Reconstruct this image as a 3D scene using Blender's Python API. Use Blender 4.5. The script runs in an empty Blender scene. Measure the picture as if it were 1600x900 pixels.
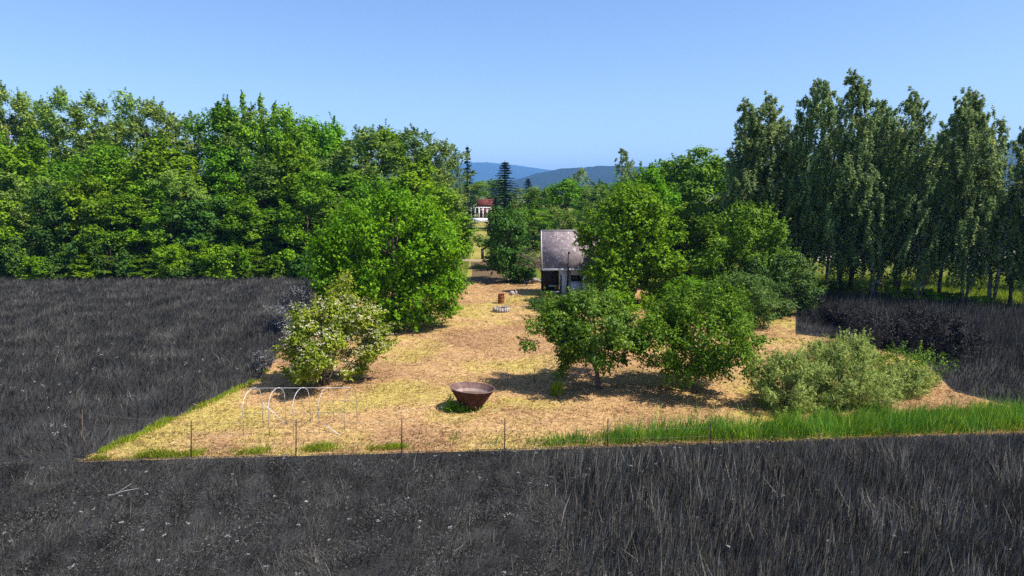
import bpy, math, random
import numpy as np
from math import radians as R, sin, cos, tan, pi, atan2

S = bpy.context.scene
C = S.collection

# ---------------------------------------------------------------- camera, sky, sun, exposure
CAM_H, PITCH, F = 10.0, R(7.9), 1081.0
cd = bpy.data.cameras.new("camera"); cam = bpy.data.objects.new("camera", cd); C.objects.link(cam)
cd.sensor_width = 36.0; cd.lens = 36.0 * F / 1600.0
cd.clip_start = 0.1; cd.clip_end = 60000
cam.location = (0, 0, CAM_H); cam.rotation_euler = (pi / 2 - PITCH, 0, 0)
S.camera = cam

SUN_EL, SUN_AZ = R(55), R(110)          # azimuth clockwise from the view direction (+Y)
w = bpy.data.worlds.new("World"); S.world = w; w.use_nodes = True
nt = w.node_tree; nt.nodes.clear()
out = nt.nodes.new("ShaderNodeOutputWorld"); bg = nt.nodes.new("ShaderNodeBackground")
sky = nt.nodes.new("ShaderNodeTexSky"); sky.sky_type = 'NISHITA'; sky.sun_disc = False
sky.sun_elevation = SUN_EL; sky.sun_rotation = SUN_AZ
sky.altitude = 300; sky.air_density = 1.0; sky.dust_density = 1.0; sky.ozone_density = 3.0
bg.inputs[1].default_value = 0.087
tn = nt.nodes.new("ShaderNodeMix"); tn.data_type = 'RGBA'; tn.blend_type = 'MULTIPLY'; tn.inputs[0].default_value = 1.0; tn.inputs[7].default_value = (1.0, 1.05, 1.23, 1)
nt.links.new(sky.outputs[0], tn.inputs[6]); nt.links.new(tn.outputs[2], bg.inputs[0]); nt.links.new(bg.outputs[0], out.inputs[0])

ld = bpy.data.lights.new("sun", 'SUN'); ld.energy = 4.6; ld.angle = R(0.5); ld.color = (1.0, 0.94, 0.85)
sun = bpy.data.objects.new("sun", ld); C.objects.link(sun)
sd = np.array([sin(SUN_AZ) * cos(SUN_EL), cos(SUN_AZ) * cos(SUN_EL), sin(SUN_EL)])
sun.rotation_euler = (pi / 2 - SUN_EL, 0, pi - SUN_AZ)
sun.location = (40, -20, 80)

S.view_settings.view_transform = 'Standard'; S.view_settings.look = 'None'
S.view_settings.exposure = 0.9; S.view_settings.gamma = 1.0
S.cycles.max_bounces = 6; S.cycles.diffuse_bounces = 3; S.cycles.transmission_bounces = 4
S.cycles.volume_bounces = 1
S.cycles.use_denoising = False

# ---------------------------------------------------------------- projection helpers (photo pixel <-> world)
SP, CP = sin(PITCH), cos(PITCH)
def G(px, py):
    """where the ray of a photo pixel meets the ground"""
    u, v = (px - 800) / F, (450 - py) / F
    dx, dy, dz = u, CP + v * SP, -SP + v * CP
    t = -CAM_H / dz
    return np.array([dx * t, dy * t])
def ZT(py, Y):
    t = (450 - py) / F
    return CAM_H + Y * (t * CP - SP) / (CP + t * SP)
def XT(px, Y, z=0.0):
    return (px - 800) / F * (Y * CP - (z - CAM_H) * SP)
def P(px, py, Y):
    z = ZT(py, Y); return np.array([XT(px, Y, z), Y, z])

# ---------------------------------------------------------------- object helpers
def link(o, parent=None):
    C.objects.link(o)
    if parent is not None: o.parent = parent
    return o
def tag(o, label=None, cat=None, group=None, kind=None):
    if label: o["label"] = label
    if cat: o["category"] = cat
    if group: o["group"] = group
    if kind: o["kind"] = kind
    return o
def thing(name, label, cat, loc=(0, 0, 0), rz=0, group=None):
    o = bpy.data.objects.new(name, None); o.empty_display_size = 0.3
    o.location = tuple(float(v) for v in loc); o.rotation_euler = (0, 0, rz); link(o)
    return tag(o, label, cat, group)
def copy_tree(o, parent=None):
    c = o.copy(); C.objects.link(c); c.parent = parent
    for ch in list(o.children): copy_tree(ch, c)
    return c

def np_mesh(name, verts, faces, mat, parent=None, tint=None, smooth=False, loc=None):
    """faces: list of int arrays (n,k); one mesh"""
    me = bpy.data.meshes.new(name)
    verts = np.asarray(verts, dtype=np.float32)
    me.vertices.add(len(verts)); me.vertices.foreach_set("co", verts.ravel())
    faces = [np.asarray(f, dtype=np.int32) for f in faces if len(f)]
    loops = np.concatenate([f.ravel() for f in faces])
    tot = np.concatenate([np.full(len(f), f.shape[1], dtype=np.int32) for f in faces])
    st = np.concatenate([[0], np.cumsum(tot)[:-1]]).astype(np.int32)
    me.loops.add(len(loops)); me.loops.foreach_set("vertex_index", loops)
    me.polygons.add(len(tot)); me.polygons.foreach_set("loop_start", st); me.polygons.foreach_set("loop_total", tot)
    if smooth: me.polygons.foreach_set("use_smooth", np.ones(len(tot), dtype=bool))
    if tint is not None:
        a = me.attributes.new("tint", 'FLOAT', 'POINT'); a.data.foreach_set("value", np.asarray(tint, dtype=np.float32))
    me.update(calc_edges=True)
    me.materials.append(mat)
    o = bpy.data.objects.new(name, me); link(o, parent)
    if loc is not None: o.location = tuple(float(v) for v in loc)
    return o

class MB:
    """collects boxes, tubes and surfaces of revolution into one mesh"""
    def __init__(s): s.v = []; s.q = []; s.t = []; s.n = 0
    def add(s, v, q=(), t=()):
        v = np.asarray(v, dtype=float)
        if len(q): s.q.append(np.asarray(q, dtype=np.int64) + s.n)
        if len(t): s.t.append(np.asarray(t, dtype=np.int64) + s.n)
        s.v.append(v); s.n += len(v)
    def box(s, c, d, rz=0, rx=0, ry=0, taper=1.0, jit=0.0, rng=None):
        x, y, z = np.array(d) / 2
        v = np.array([(-x, -y, -z), (x, -y, -z), (x, y, -z), (-x, y, -z), (-x * taper, -y * taper, z), (x * taper, -y * taper, z), (x * taper, y * taper, z), (-x * taper, y * taper, z)])
        if jit and rng is not None: v = v + rng.uniform(-jit, jit, v.shape)
        v = v @ rot(rx, ry, rz).T + np.array(c)
        s.add(v, [(0, 3, 2, 1), (4, 5, 6, 7), (0, 1, 5, 4), (1, 2, 6, 5), (2, 3, 7, 6), (3, 0, 4, 7)])
    def tube(s, pts, rad, n=7, cap=True):
        pts = np.asarray(pts, dtype=float); m = len(pts)
        rad = np.broadcast_to(np.asarray(rad, dtype=float), (m,))
        T = np.gradient(pts, axis=0); T /= np.linalg.norm(T, axis=1)[:, None] + 1e-9
        ref = np.array([0.0, 0, 1]) if abs(T[0][2]) < 0.9 else np.array([1.0, 0, 0])
        vs = []
        for i in range(m):
            a = np.cross(T[i], ref); a /= np.linalg.norm(a) + 1e-9; b = np.cross(T[i], a)
            ang = np.arange(n) / n * 2 * pi
            vs.append(pts[i] + rad[i] * (np.cos(ang)[:, None] * a + np.sin(ang)[:, None] * b))
        v = np.concatenate(vs); q = []
        for i in range(m - 1):
            for k in range(n):
                q.append((i * n + k, i * n + (k + 1) % n, (i + 1) * n + (k + 1) % n, (i + 1) * n + k))
        t = []
        if cap:
            v = np.concatenate([v, pts[:1], pts[-1:]])
            for k in range(n):
                t.append((m * n, (k + 1) % n, k)); t.append((m * n + 1, (m - 1) * n + k, (m - 1) * n + (k + 1) % n))
        s.add(v, q, t)
    def lathe(s, prof, n=24, M=None):
        prof = np.asarray(prof, dtype=float); m = len(prof); ang = np.arange(n) / n * 2 * pi
        v = np.concatenate([np.stack([r * np.cos(ang), r * np.sin(ang), np.full(n, z)], 1) for r, z in prof])
        if M is not None: v = v @ M.T
        q = [(i * n + k, i * n + (k + 1) % n, (i + 1) * n + (k + 1) % n, (i + 1) * n + k) for i in range(m - 1) for k in range(n)]
        s.add(v, q)
    def build(s, name, mat, parent=None, smooth=False, loc=None):
        f = []
        if s.q: f.append(np.concatenate(s.q))
        if s.t: f.append(np.concatenate(s.t))
        return np_mesh(name, np.concatenate(s.v), f, mat, parent, smooth=smooth, loc=loc)
def rot(rx, ry, rz):
    X = np.array([[1, 0, 0], [0, cos(rx), -sin(rx)], [0, sin(rx), cos(rx)]])
    Y = np.array([[cos(ry), 0, sin(ry)], [0, 1, 0], [-sin(ry), 0, cos(ry)]])
    Z = np.array([[cos(rz), -sin(rz), 0], [sin(rz), cos(rz), 0], [0, 0, 1]])
    return Z @ Y @ X
def unit(v): return v / (np.linalg.norm(v, axis=-1, keepdims=True) + 1e-9)

# ---------------------------------------------------------------- materials
def new_mat(name):
    m = bpy.data.materials.new(name); m.use_nodes = True; t = m.node_tree; t.nodes.clear()
    o = t.nodes.new("ShaderNodeOutputMaterial"); return m, t, o
def N(t, k, **kw):
    n = t.nodes.new(k)
    for a, b in kw.items():
        if a.startswith("i_"): n.inputs[a[2:].replace("_", " ")].default_value = b
        else: setattr(n, a, b)
    return n
def ramp(t, stops, src):
    r = t.nodes.new("ShaderNodeValToRGB"); e = r.color_ramp.elements
    while len(e) > 1: e.remove(e[-1])
    e[0].position = stops[0][0]; e[0].color = (*stops[0][1], 1)
    for p, c in stops[1:]:
        x = e.new(p); x.color = (*c, 1)
    t.links.new(src, r.inputs[0]); return r
def noise(t, scale, detail=4, rough=0.55, vec=None, dist=0.0):
    n = N(t, "ShaderNodeTexNoise"); n.inputs["Scale"].default_value = scale; n.inputs["Detail"].default_value = detail
    n.inputs["Roughness"].default_value = rough; n.inputs["Distortion"].default_value = dist
    if vec is not None: t.links.new(vec, n.inputs["Vector"])
    return n
def mapping(t, scale, kind="Object", rz=0):
    tc = N(t, "ShaderNodeTexCoord"); m = N(t, "ShaderNodeMapping"); m.inputs["Scale"].default_value = scale
    m.inputs["Rotation"].default_value = (0, 0, rz)
    t.links.new(tc.outputs[kind], m.inputs["Vector"]); return m.outputs[0]
def mixc(t, a, b, fac, mode='MIX'):
    m = N(t, "ShaderNodeMix", data_type='RGBA', blend_type=mode)
    for s, v in ((m.inputs[0], fac), (m.inputs[6], a), (m.inputs[7], b)):
        if hasattr(v, "is_output"): t.links.new(v, s)
        elif isinstance(v, (tuple, list)): s.default_value = (*v[:3], 1)
        else: s.default_value = v
    return m.outputs[2]

def leaf_mat(name, dark, mid, light, trans=0.35, rough=0.55, spec=0.15, var=0.22):
    """tint 0..1 runs from dark to light leaf colour; each copy of a tree shifts a little"""
    m, t, o = new_mat(name)
    at = N(t, "ShaderNodeAttribute", attribute_name="tint")
    r = ramp(t, [(0.0, dark), (0.5, mid), (1.0, light)], at.outputs["Fac"])
    oi = N(t, "ShaderNodeObjectInfo")
    mr = N(t, "ShaderNodeMapRange"); mr.inputs[3].default_value = 1 - var; mr.inputs[4].default_value = 1 + var
    t.links.new(oi.outputs["Random"], mr.inputs[0])
    hs = N(t, "ShaderNodeHueSaturation")
    mh = N(t, "ShaderNodeMapRange"); mh.inputs[3].default_value = 0.5 + 0.014 * (var > 0); mh.inputs[4].default_value = 0.5 - 0.014 * (var > 0)
    mm = N(t, "ShaderNodeMath", operation='FRACT'); mu = N(t, "ShaderNodeMath", operation='MULTIPLY'); mu.inputs[1].default_value = 7.31
    t.links.new(oi.outputs["Random"], mu.inputs[0]); t.links.new(mu.outputs[0], mm.inputs[0]); t.links.new(mm.outputs[0], mh.inputs[0])
    t.links.new(mh.outputs[0], hs.inputs["Hue"]); t.links.new(mr.outputs[0], hs.inputs["Value"]); t.links.new(r.outputs[0], hs.inputs["Color"])
    p = N(t, "ShaderNodeBsdfPrincipled"); p.inputs["Roughness"].default_value = rough; p.inputs["Specular IOR Level"].default_value = spec
    tr = N(t, "ShaderNodeBsdfTranslucent"); mx = N(t, "ShaderNodeMixShader"); mx.inputs[0].default_value = trans
    t.links.new(hs.outputs[0], p.inputs["Base Color"]); t.links.new(hs.outputs[0], tr.inputs["Color"])
    t.links.new(p.outputs[0], mx.inputs[1]); t.links.new(tr.outputs[0], mx.inputs[2]); t.links.new(mx.outputs[0], o.inputs[0])
    return m
def simple_mat(name, stops, scale=3.0, rough=0.85, spec=0.2, bump=0.3, bscale=None, stretch=(1, 1, 1), metal=0.0, kind="Object"):
    m, t, o = new_mat(name)
    vec = mapping(t, stretch, kind)
    n = noise(t, scale, 6, 0.6, vec); r = ramp(t, stops, n.outputs["Fac"])
    p = N(t, "ShaderNodeBsdfPrincipled"); p.inputs["Roughness"].default_value = rough; p.inputs["Specular IOR Level"].default_value = spec; p.inputs["Metallic"].default_value = metal
    t.links.new(r.outputs[0], p.inputs["Base Color"])
    if bump:
        n2 = noise(t, bscale or scale * 4, 5, 0.6, vec); b = N(t, "ShaderNodeBump"); b.inputs["Strength"].default_value = bump; b.inputs["Distance"].default_value = 0.03
        t.links.new(n2.outputs["Fac"], b.inputs["Height"]); t.links.new(b.outputs[0], p.inputs["Normal"])
    t.links.new(p.outputs[0], o.inputs[0]); return m

M = {}
M['bark'] = simple_mat("bark", [(0.3, (0.05, 0.035, 0.025)), (0.7, (0.16, 0.12, 0.085))], 6, bump=0.8, stretch=(3, 3, 0.6))
M['birch_bark'] = simple_mat("birch_bark", [(0.40, (0.04, 0.036, 0.032)), (0.56, (0.17, 0.165, 0.155)), (0.75, (0.36, 0.35, 0.33))], 2.4, bump=0.4, stretch=(1, 1, 2.2))
M['dead_wood'] = simple_mat("dead_wood", [(0.3, (0.10, 0.075, 0.05)), (0.7, (0.24, 0.19, 0.14))], 6, stretch=(3, 3, 0.6))
M['walnut'] = leaf_mat("walnut_leaf", (0.0512, 0.1432, 0.0033), (0.1279, 0.2982, 0.0045), (0.3267, 0.4971, 0.0078), trans=0.4, var=0)
M['apple'] = leaf_mat("apple_leaf", (0.0485, 0.1116, 0.0073), (0.1130, 0.2140, 0.0109), (0.3097, 0.3720, 0.0304), rough=0.5, spec=0.25, var=0)
M['apple_b'] = leaf_mat("plum_leaf", (0.0398, 0.1019, 0.0056), (0.1061, 0.2076, 0.0094), (0.2652, 0.3708, 0.0206), var=0)
M['maple'] = leaf_mat("maple_leaf", (0.0490, 0.1344, 0.0038), (0.1326, 0.2880, 0.0067), (0.2856, 0.4608, 0.0134), trans=0.4)
M['broad'] = leaf_mat("broad_leaf", (0.0546, 0.1480, 0.0062), (0.1535, 0.3131, 0.0112), (0.3583, 0.5408, 0.0224), trans=0.35)
M['airy'] = leaf_mat("airy_leaf", (0.0787, 0.1551, 0.0272), (0.2133, 0.3242, 0.0506), (0.4595, 0.5360, 0.0994), trans=0.35)
M['young'] = leaf_mat("young_leaf", (0.0618, 0.1587, 0.0032), (0.1766, 0.3274, 0.0080), (0.3644, 0.5158, 0.0177), trans=0.4)
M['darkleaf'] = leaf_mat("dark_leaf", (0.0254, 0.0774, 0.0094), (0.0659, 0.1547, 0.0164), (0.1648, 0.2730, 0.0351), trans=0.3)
M['hornbeam'] = leaf_mat("hornbeam_leaf", (0.0450, 0.1056, 0.0073), (0.1170, 0.2334, 0.0121), (0.2812, 0.4161, 0.0266), trans=0.35)
M['palebush'] = leaf_mat("pale_bush_leaf", (0.0483, 0.1029, 0.0176), (0.1173, 0.1997, 0.0360), (0.2346, 0.3146, 0.0680), trans=0.35)
M['birch'] = leaf_mat("birch_leaf", (0.0784, 0.1484, 0.0467), (0.2016, 0.2915, 0.0978), (0.5376, 0.5936, 0.2210), trans=0.48, var=0.12)
M['willow'] = leaf_mat("willow_leaf", (0.1111, 0.1712, 0.0345), (0.3088, 0.3879, 0.0863), (0.5929, 0.6275, 0.1803), trans=0.3, var=0)
M['elder'] = leaf_mat("elder_leaf", (0.0828, 0.1440, 0.0099), (0.2483, 0.3191, 0.0198), (0.5197, 0.5145, 0.0495), trans=0.35, var=0)
M['blossom'] = leaf_mat("blossom", (0.3998, 0.3788, 0.2080), (0.5712, 0.5359, 0.3360), (0.7045, 0.6653, 0.4640), trans=0.2, var=0)
M['spruce'] = leaf_mat("spruce_needle", (0.0088, 0.0286, 0.0132), (0.0220, 0.0550, 0.0242), (0.0462, 0.0935, 0.0396), trans=0.1, var=0.1)
M['greyleaf'] = leaf_mat("grey_leaf", (0.0514, 0.0514, 0.0521), (0.1521, 0.1521, 0.1493), (0.4680, 0.4680, 0.4637), trans=0.25, var=0)
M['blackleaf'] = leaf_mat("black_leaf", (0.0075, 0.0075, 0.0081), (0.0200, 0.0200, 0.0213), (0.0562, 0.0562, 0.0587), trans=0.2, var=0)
M['bloom_bush'] = leaf_mat("yellow_leaf", (0.16, 0.17, 0.03), (0.35, 0.33, 0.07), (0.5, 0.46, 0.12), trans=0.3, var=0)
M['greygrass'] = leaf_mat("grey_grass", (0.0287, 0.0272, 0.0238), (0.0841, 0.0798, 0.0693), (0.2233, 0.2119, 0.1848), trans=0.2, rough=0.6, spec=0.15, var=0)
M['reedgreen'] = leaf_mat("green_reed", (0.0360, 0.1200, 0.0130), (0.1080, 0.2775, 0.0238), (0.3024, 0.4500, 0.0486), trans=0.35, var=0)
M['limegrass'] = leaf_mat("lime_grass", (0.0957, 0.1595, 0.0079), (0.2392, 0.3190, 0.0139), (0.4466, 0.4785, 0.0396), trans=0.35, var=0)
M['straw'] = leaf_mat("straw", (0.1300, 0.0679, 0.0288), (0.4000, 0.2425, 0.1098), (0.7000, 0.4850, 0.2610), trans=0.1, rough=0.7, spec=0.1, var=0)

def patchy(m, patches):
    """lays broad patches of another dryness over a leaf material's colour, by place on the ground"""
    t = m.node_tree; hs = [n for n in t.nodes if n.type == 'HUE_SAT'][0]; vec = mapping(t, (1, 1, 1)); col = hs.outputs[0]; outs = [l.to_socket for l in hs.outputs[0].links]
    for sc, lo, hi, c, amt in patches:
        k = N(t, "ShaderNodeMapRange"); k.inputs[1].default_value = lo; k.inputs[2].default_value = hi; k.inputs[4].default_value = amt
        t.links.new(noise(t, sc, 5, 0.6, vec, 0.3).outputs["Fac"], k.inputs[0]); col = mixc(t, col, c, k.outputs[0], 'MULTIPLY')
    for q in outs: t.links.new(col, q)
def ground_mat(name, base, patches, fine, bump=0.6):
    m, t, o = new_mat(name); vec = mapping(t, (1, 1, 1))
    col = ramp(t, base, noise(t, 0.12, 4, 0.55, vec).outputs["Fac"]).outputs[0]
    for sc, lo, hi, c, amt, st in patches:
        v2 = mapping(t, st) if st else vec
        n = noise(t, sc, 5, 0.6, v2, 0.3)
        k = N(t, "ShaderNodeMapRange"); k.inputs[1].default_value = lo; k.inputs[2].default_value = hi; k.inputs[4].default_value = amt
        t.links.new(n.outputs["Fac"], k.inputs[0]); col = mixc(t, col, c, k.outputs[0])
    f = ramp(t, fine, noise(t, 9, 6, 0.7, vec, 0.6).outputs["Fac"]).outputs[0]
    col = mixc(t, col, f, 0.75, 'MULTIPLY')
    p = N(t, "ShaderNodeBsdfPrincipled"); p.inputs["Roughness"].default_value = 0.95; p.inputs["Specular IOR Level"].default_value = 0.1
    t.links.new(col, p.inputs["Base Color"])
    b = N(t, "ShaderNodeBump"); b.inputs["Strength"].default_value = bump; b.inputs["Distance"].default_value = 0.12
    t.links.new(noise(t, 5, 8, 0.7, vec, 0.5).outputs["Fac"], b.inputs["Height"]); t.links.new(b.outputs[0], p.inputs["Normal"])
    t.links.new(p.outputs[0], o.inputs[0]); return m
patchy(M['straw'], [(0.15, 0.48, 0.60, (0.76, 0.62, 0.58), 0.95), (0.12, 0.49, 0.59, (0.88, 0.98, 0.56), 0.9), (0.9, 0.54, 0.66, (0.62, 0.54, 0.44), 0.8)])
patchy(M['greygrass'], [(0.28, 0.45, 0.62, (0.66, 0.66, 0.66), 0.9), (1.3, 0.50, 0.63, (0.55, 0.55, 0.55), 0.8)])
patchy(M['reedgreen'], [(0.7, 0.45, 0.6, (1.5, 1.15, 0.8), 0.9)])
FINE = [(0.25, (0.55, 0.52, 0.48)), (0.5, (0.95, 0.95, 0.95)), (0.75, (1.25, 1.2, 1.1))]
M['lawn'] = ground_mat("mown_hay", [(0.35, (0.42, 0.258, 0.112)), (0.65, (0.56, 0.365, 0.165))],
    [(0.15, 0.48, 0.60, (0.34, 0.20, 0.11), 0.8, None), (0.12, 0.49, 0.59, (0.43, 0.36, 0.09), 0.8, None), (1.7, 0.56, 0.74, (0.24, 0.17, 0.07), 0.55, None), (1.1, 0.58, 0.75, (0.63, 0.50, 0.29), 0.6, (0.5, 1.6, 1))], FINE, 0.8)
M['meadow'] = ground_mat("green_meadow", [(0.35, (0.07, 0.10, 0.012)), (0.65, (0.15, 0.17, 0.02))], [(0.6, 0.5, 0.7, (0.22, 0.20, 0.04), 0.6, None)], FINE)
M['greyground'] = ground_mat("grey_sward", [(0.35, (0.028, 0.028, 0.029)), (0.65, (0.05, 0.05, 0.051))], [(0.5, 0.5, 0.7, (0.015, 0.015, 0.016), 0.7, None)], FINE)
M['track'] = ground_mat("track", [(0.35, (0.21, 0.20, 0.04)), (0.65, (0.33, 0.27, 0.07))], [(0.4, 0.5, 0.7, (0.16, 0.17, 0.02), 0.6, None)], FINE, 0.3)
M['dirt'] = ground_mat("dirt", [(0.35, (0.10, 0.068, 0.040)), (0.65, (0.17, 0.115, 0.066))], [], FINE, 0.4)  # dirt brown deepened to stand in for the tree's shade on it
M['roaddirt'] = ground_mat("road_dirt", [(0.35, (0.27, 0.20, 0.15)), (0.65, (0.36, 0.27, 0.20))], [], FINE, 0.3)
M['gravel'] = ground_mat("gravel", [(0.35, (0.46, 0.38, 0.31)), (0.65, (0.6, 0.51, 0.43))], [], FINE, 0.3)

# ---------------------------------------------------------------- setting: ground sheets
def sheet(name, poly, z, mat, label=None):
    v = [(float(x), float(y), 0.0) for x, y in poly]
    me = bpy.data.meshes.new(name); me.from_pydata(v, [], [list(range(len(v)))]); me.update(); me.materials.append(mat)
    o = bpy.data.objects.new(name, me); o.location = (0, 0, z); link(o); tag(o, label, None, None, 'structure'); return o
def inside(poly, pts):
    poly = np.asarray(poly); x, y = pts[:, 0], pts[:, 1]; c = np.zeros(len(pts), bool); j = len(poly) - 1
    for i in range(len(poly)):
        xi, yi = poly[i]; xj, yj = poly[j]
        c ^= ((yi > y) != (yj > y)) & (x < (xj - xi) * (y - yi) / (yj - yi + 1e-12) + xi); j = i
    return c

sheet("ground", [(-9000, -400), (9000, -400), (9000, 14000), (-9000, 14000)], 0, M['meadow'], "wide green grass land reaching to the hills")
FL, FM, FR = G(122, 722), G(870, 702), G(1600, 679)          # the front edge of the mown plot, along the fence line
FR2 = FR + (FR - FM) / np.linalg.norm(FR - FM) * 12
lawn_poly = [FL, FM, FR, FR2, G(1600, 640) + [10, 0], G(1600, 640), G(1490, 612), G(1440, 562), G(1320, 532), G(1243, 522), G(1243, 462), G(1150, 455), G(1000, 446), G(900, 443), G(700, 440), G(560, 442), G(508, 446), G(500, 480), G(440, 545), G(405, 592), G(262, 658)]
front_poly = [FL + [-34, 1.5], FL, FM, FR, FR2, FR2 + [6, -6], (40, 8), (-40, 8)]
left_poly = [FL + [-34, 1.5], (-90, 60), G(-200, 437), G(0, 437), G(240, 436), G(480, 436), G(508, 446), G(500, 480), G(440, 545), G(405, 592), G(262, 658), FL]
right_poly = [G(1243, 522), G(1320, 532), G(1440, 562), G(1490, 612), G(1600, 640), G(1600, 640) + [10, 0], G(1600, 487) + [22, -2], G(1600, 487), G(1420, 474), G(1243, 461)]
sheet("mown_lawn", lawn_poly, 0.008, M['lawn'], "mown straw coloured plot between the trees")
sheet("front_meadow", front_poly, 0.004, M['greyground'], "charcoal grey meadow in front of the plot")
sheet("left_meadow", left_poly, 0.012, M['greyground'], "charcoal grey field left of the plot")
sheet("right_meadow", right_poly, 0.012, M['greyground'], "charcoal grey field right of the plot")
sheet("path", [G(728, 441), G(733, 410), G(741, 380), G(743, 346), G(766, 346), G(756, 380), G(760, 410), G(775, 441)], 0.016, M['track'], "grassy track leading back to the white pergola")
sheet("dirt_track", [G(736, 438), G(738, 424), G(735, 409), G(760, 409), G(775, 420), G(800, 430), G(803, 440), G(788, 444), G(776, 441), G(762, 446), G(750, 441)], 0.020, M['dirt'], "bare dirt strip coloured darker for the tree shade behind the plot")
sheet("road", [G(700, 408), G(700, 405.5), G(765, 405.5), G(765, 408)], 0.024, M['roaddirt'], "pale narrow road crossing behind the plot")
sheet("gravel_yard", [G(1270, 408), G(1290, 394), G(1700, 391), G(1700, 404)], 0.004, M['gravel'], "pale gravel strip behind the birches")

# hills
def hill(name, prof, Y, depth, seed, mat, label, amp):
    rng = np.random.default_rng(seed)
    pxs = np.linspace(-700, 2300, 420); tops = np.interp(pxs, [p[0] for p in prof], [p[1] for p in prof])
    X = np.array([XT(a, Y, 0) for a in pxs]); Zt = np.array([ZT(a, Y) for a in tops])
    Zt = Zt + np.convolve(rng.normal(0, 1, len(Zt)), np.ones(5) / 5, 'same') * amp
    rows = np.linspace(0, 1, 40); V = []
    for s in rows:
        y = Y - depth * 0.75 + depth * 1.5 * s; k = np.exp(-((s - 0.5) / 0.24) ** 2)
        z = Zt * k * (1 + 0.12 * np.sin(X / Y * 9 + s * 7) * (abs(s - 0.5) > 0.05)) + rng.normal(0, amp * 0.5, len(X)) * k
        V.append(np.stack([X * y / Y, np.full_like(X, y), z - 4], 1))
    V = np.concatenate(V); n = len(pxs); i = np.arange(39)[:, None] * n + np.arange(n - 1)[None]; i = i.ravel()
    o = np_mesh(name, V, [np.stack([i, i + 1, i + n + 1, i + n], 1)], mat); tag(o, label, None, None, 'structure'); return o
M['hillforest'] = simple_mat("hill_forest", [(0.35, (0.004, 0.012, 0.012)), (0.65, (0.010, 0.022, 0.022))], 0.02, bump=0)
hill("hills_far", [(-700, 285), (400, 275), (700, 258), (762, 253), (800, 257), (860, 265), (1000, 275), (2300, 280)], 9500, 3000, 3, M['hillforest'], "far blue rounded hill on the skyline", 3)
hill("hills_near", [(-700, 290), (700, 288), (800, 282), (838, 270), (880, 263), (940, 258), (1000, 259), (1040, 258), (1200, 258), (1450, 246), (1560, 225), (1620, 204), (2300, 220)], 3600, 1600, 4, M['hillforest'], "nearer dark blue forested ridge", 2.5)

# haze: one closed box of even pale air round everything
mh, t, o = new_mat("air"); pv = N(t, "ShaderNodeVolumePrincipled")
pv.inputs["Color"].default_value = (0.20, 0.48, 1.0, 1); pv.inputs["Density"].default_value = 9.5e-5; pv.inputs["Anisotropy"].default_value = 0.0
t.links.new(pv.outputs[0], o.inputs["Volume"])
hz = MB(); hz.box((0, 5900, 224), (24000, 12600, 450)); hzo = hz.build("haze", mh); tag(hzo, "pale blue air thickening towards the hills", None, None, 'stuff')

# ---------------------------------------------------------------- foliage generators
def leaf_quads(c, nrm, L, W, rng, droop=0.0, fold=0.15):
    n = len(c); nrm = unit(nrm)
    r = rng.normal(size=(n, 3)); r[:, 2] -= droop * 2
    t = unit(r - nrm * np.sum(r * nrm, 1, keepdims=True)); b = np.cross(nrm, t)
    L = np.broadcast_to(L, (n,))[:, None]; W = np.broadcast_to(W, (n,))[:, None]
    v = np.stack([c - t * L / 2, c + b * W / 2 + nrm * W * fold, c + t * L / 2, c - b * W / 2 + nrm * W * fold], 1).reshape(-1, 3)
    return v, np.arange(4 * n).reshape(n, 4)

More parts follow.
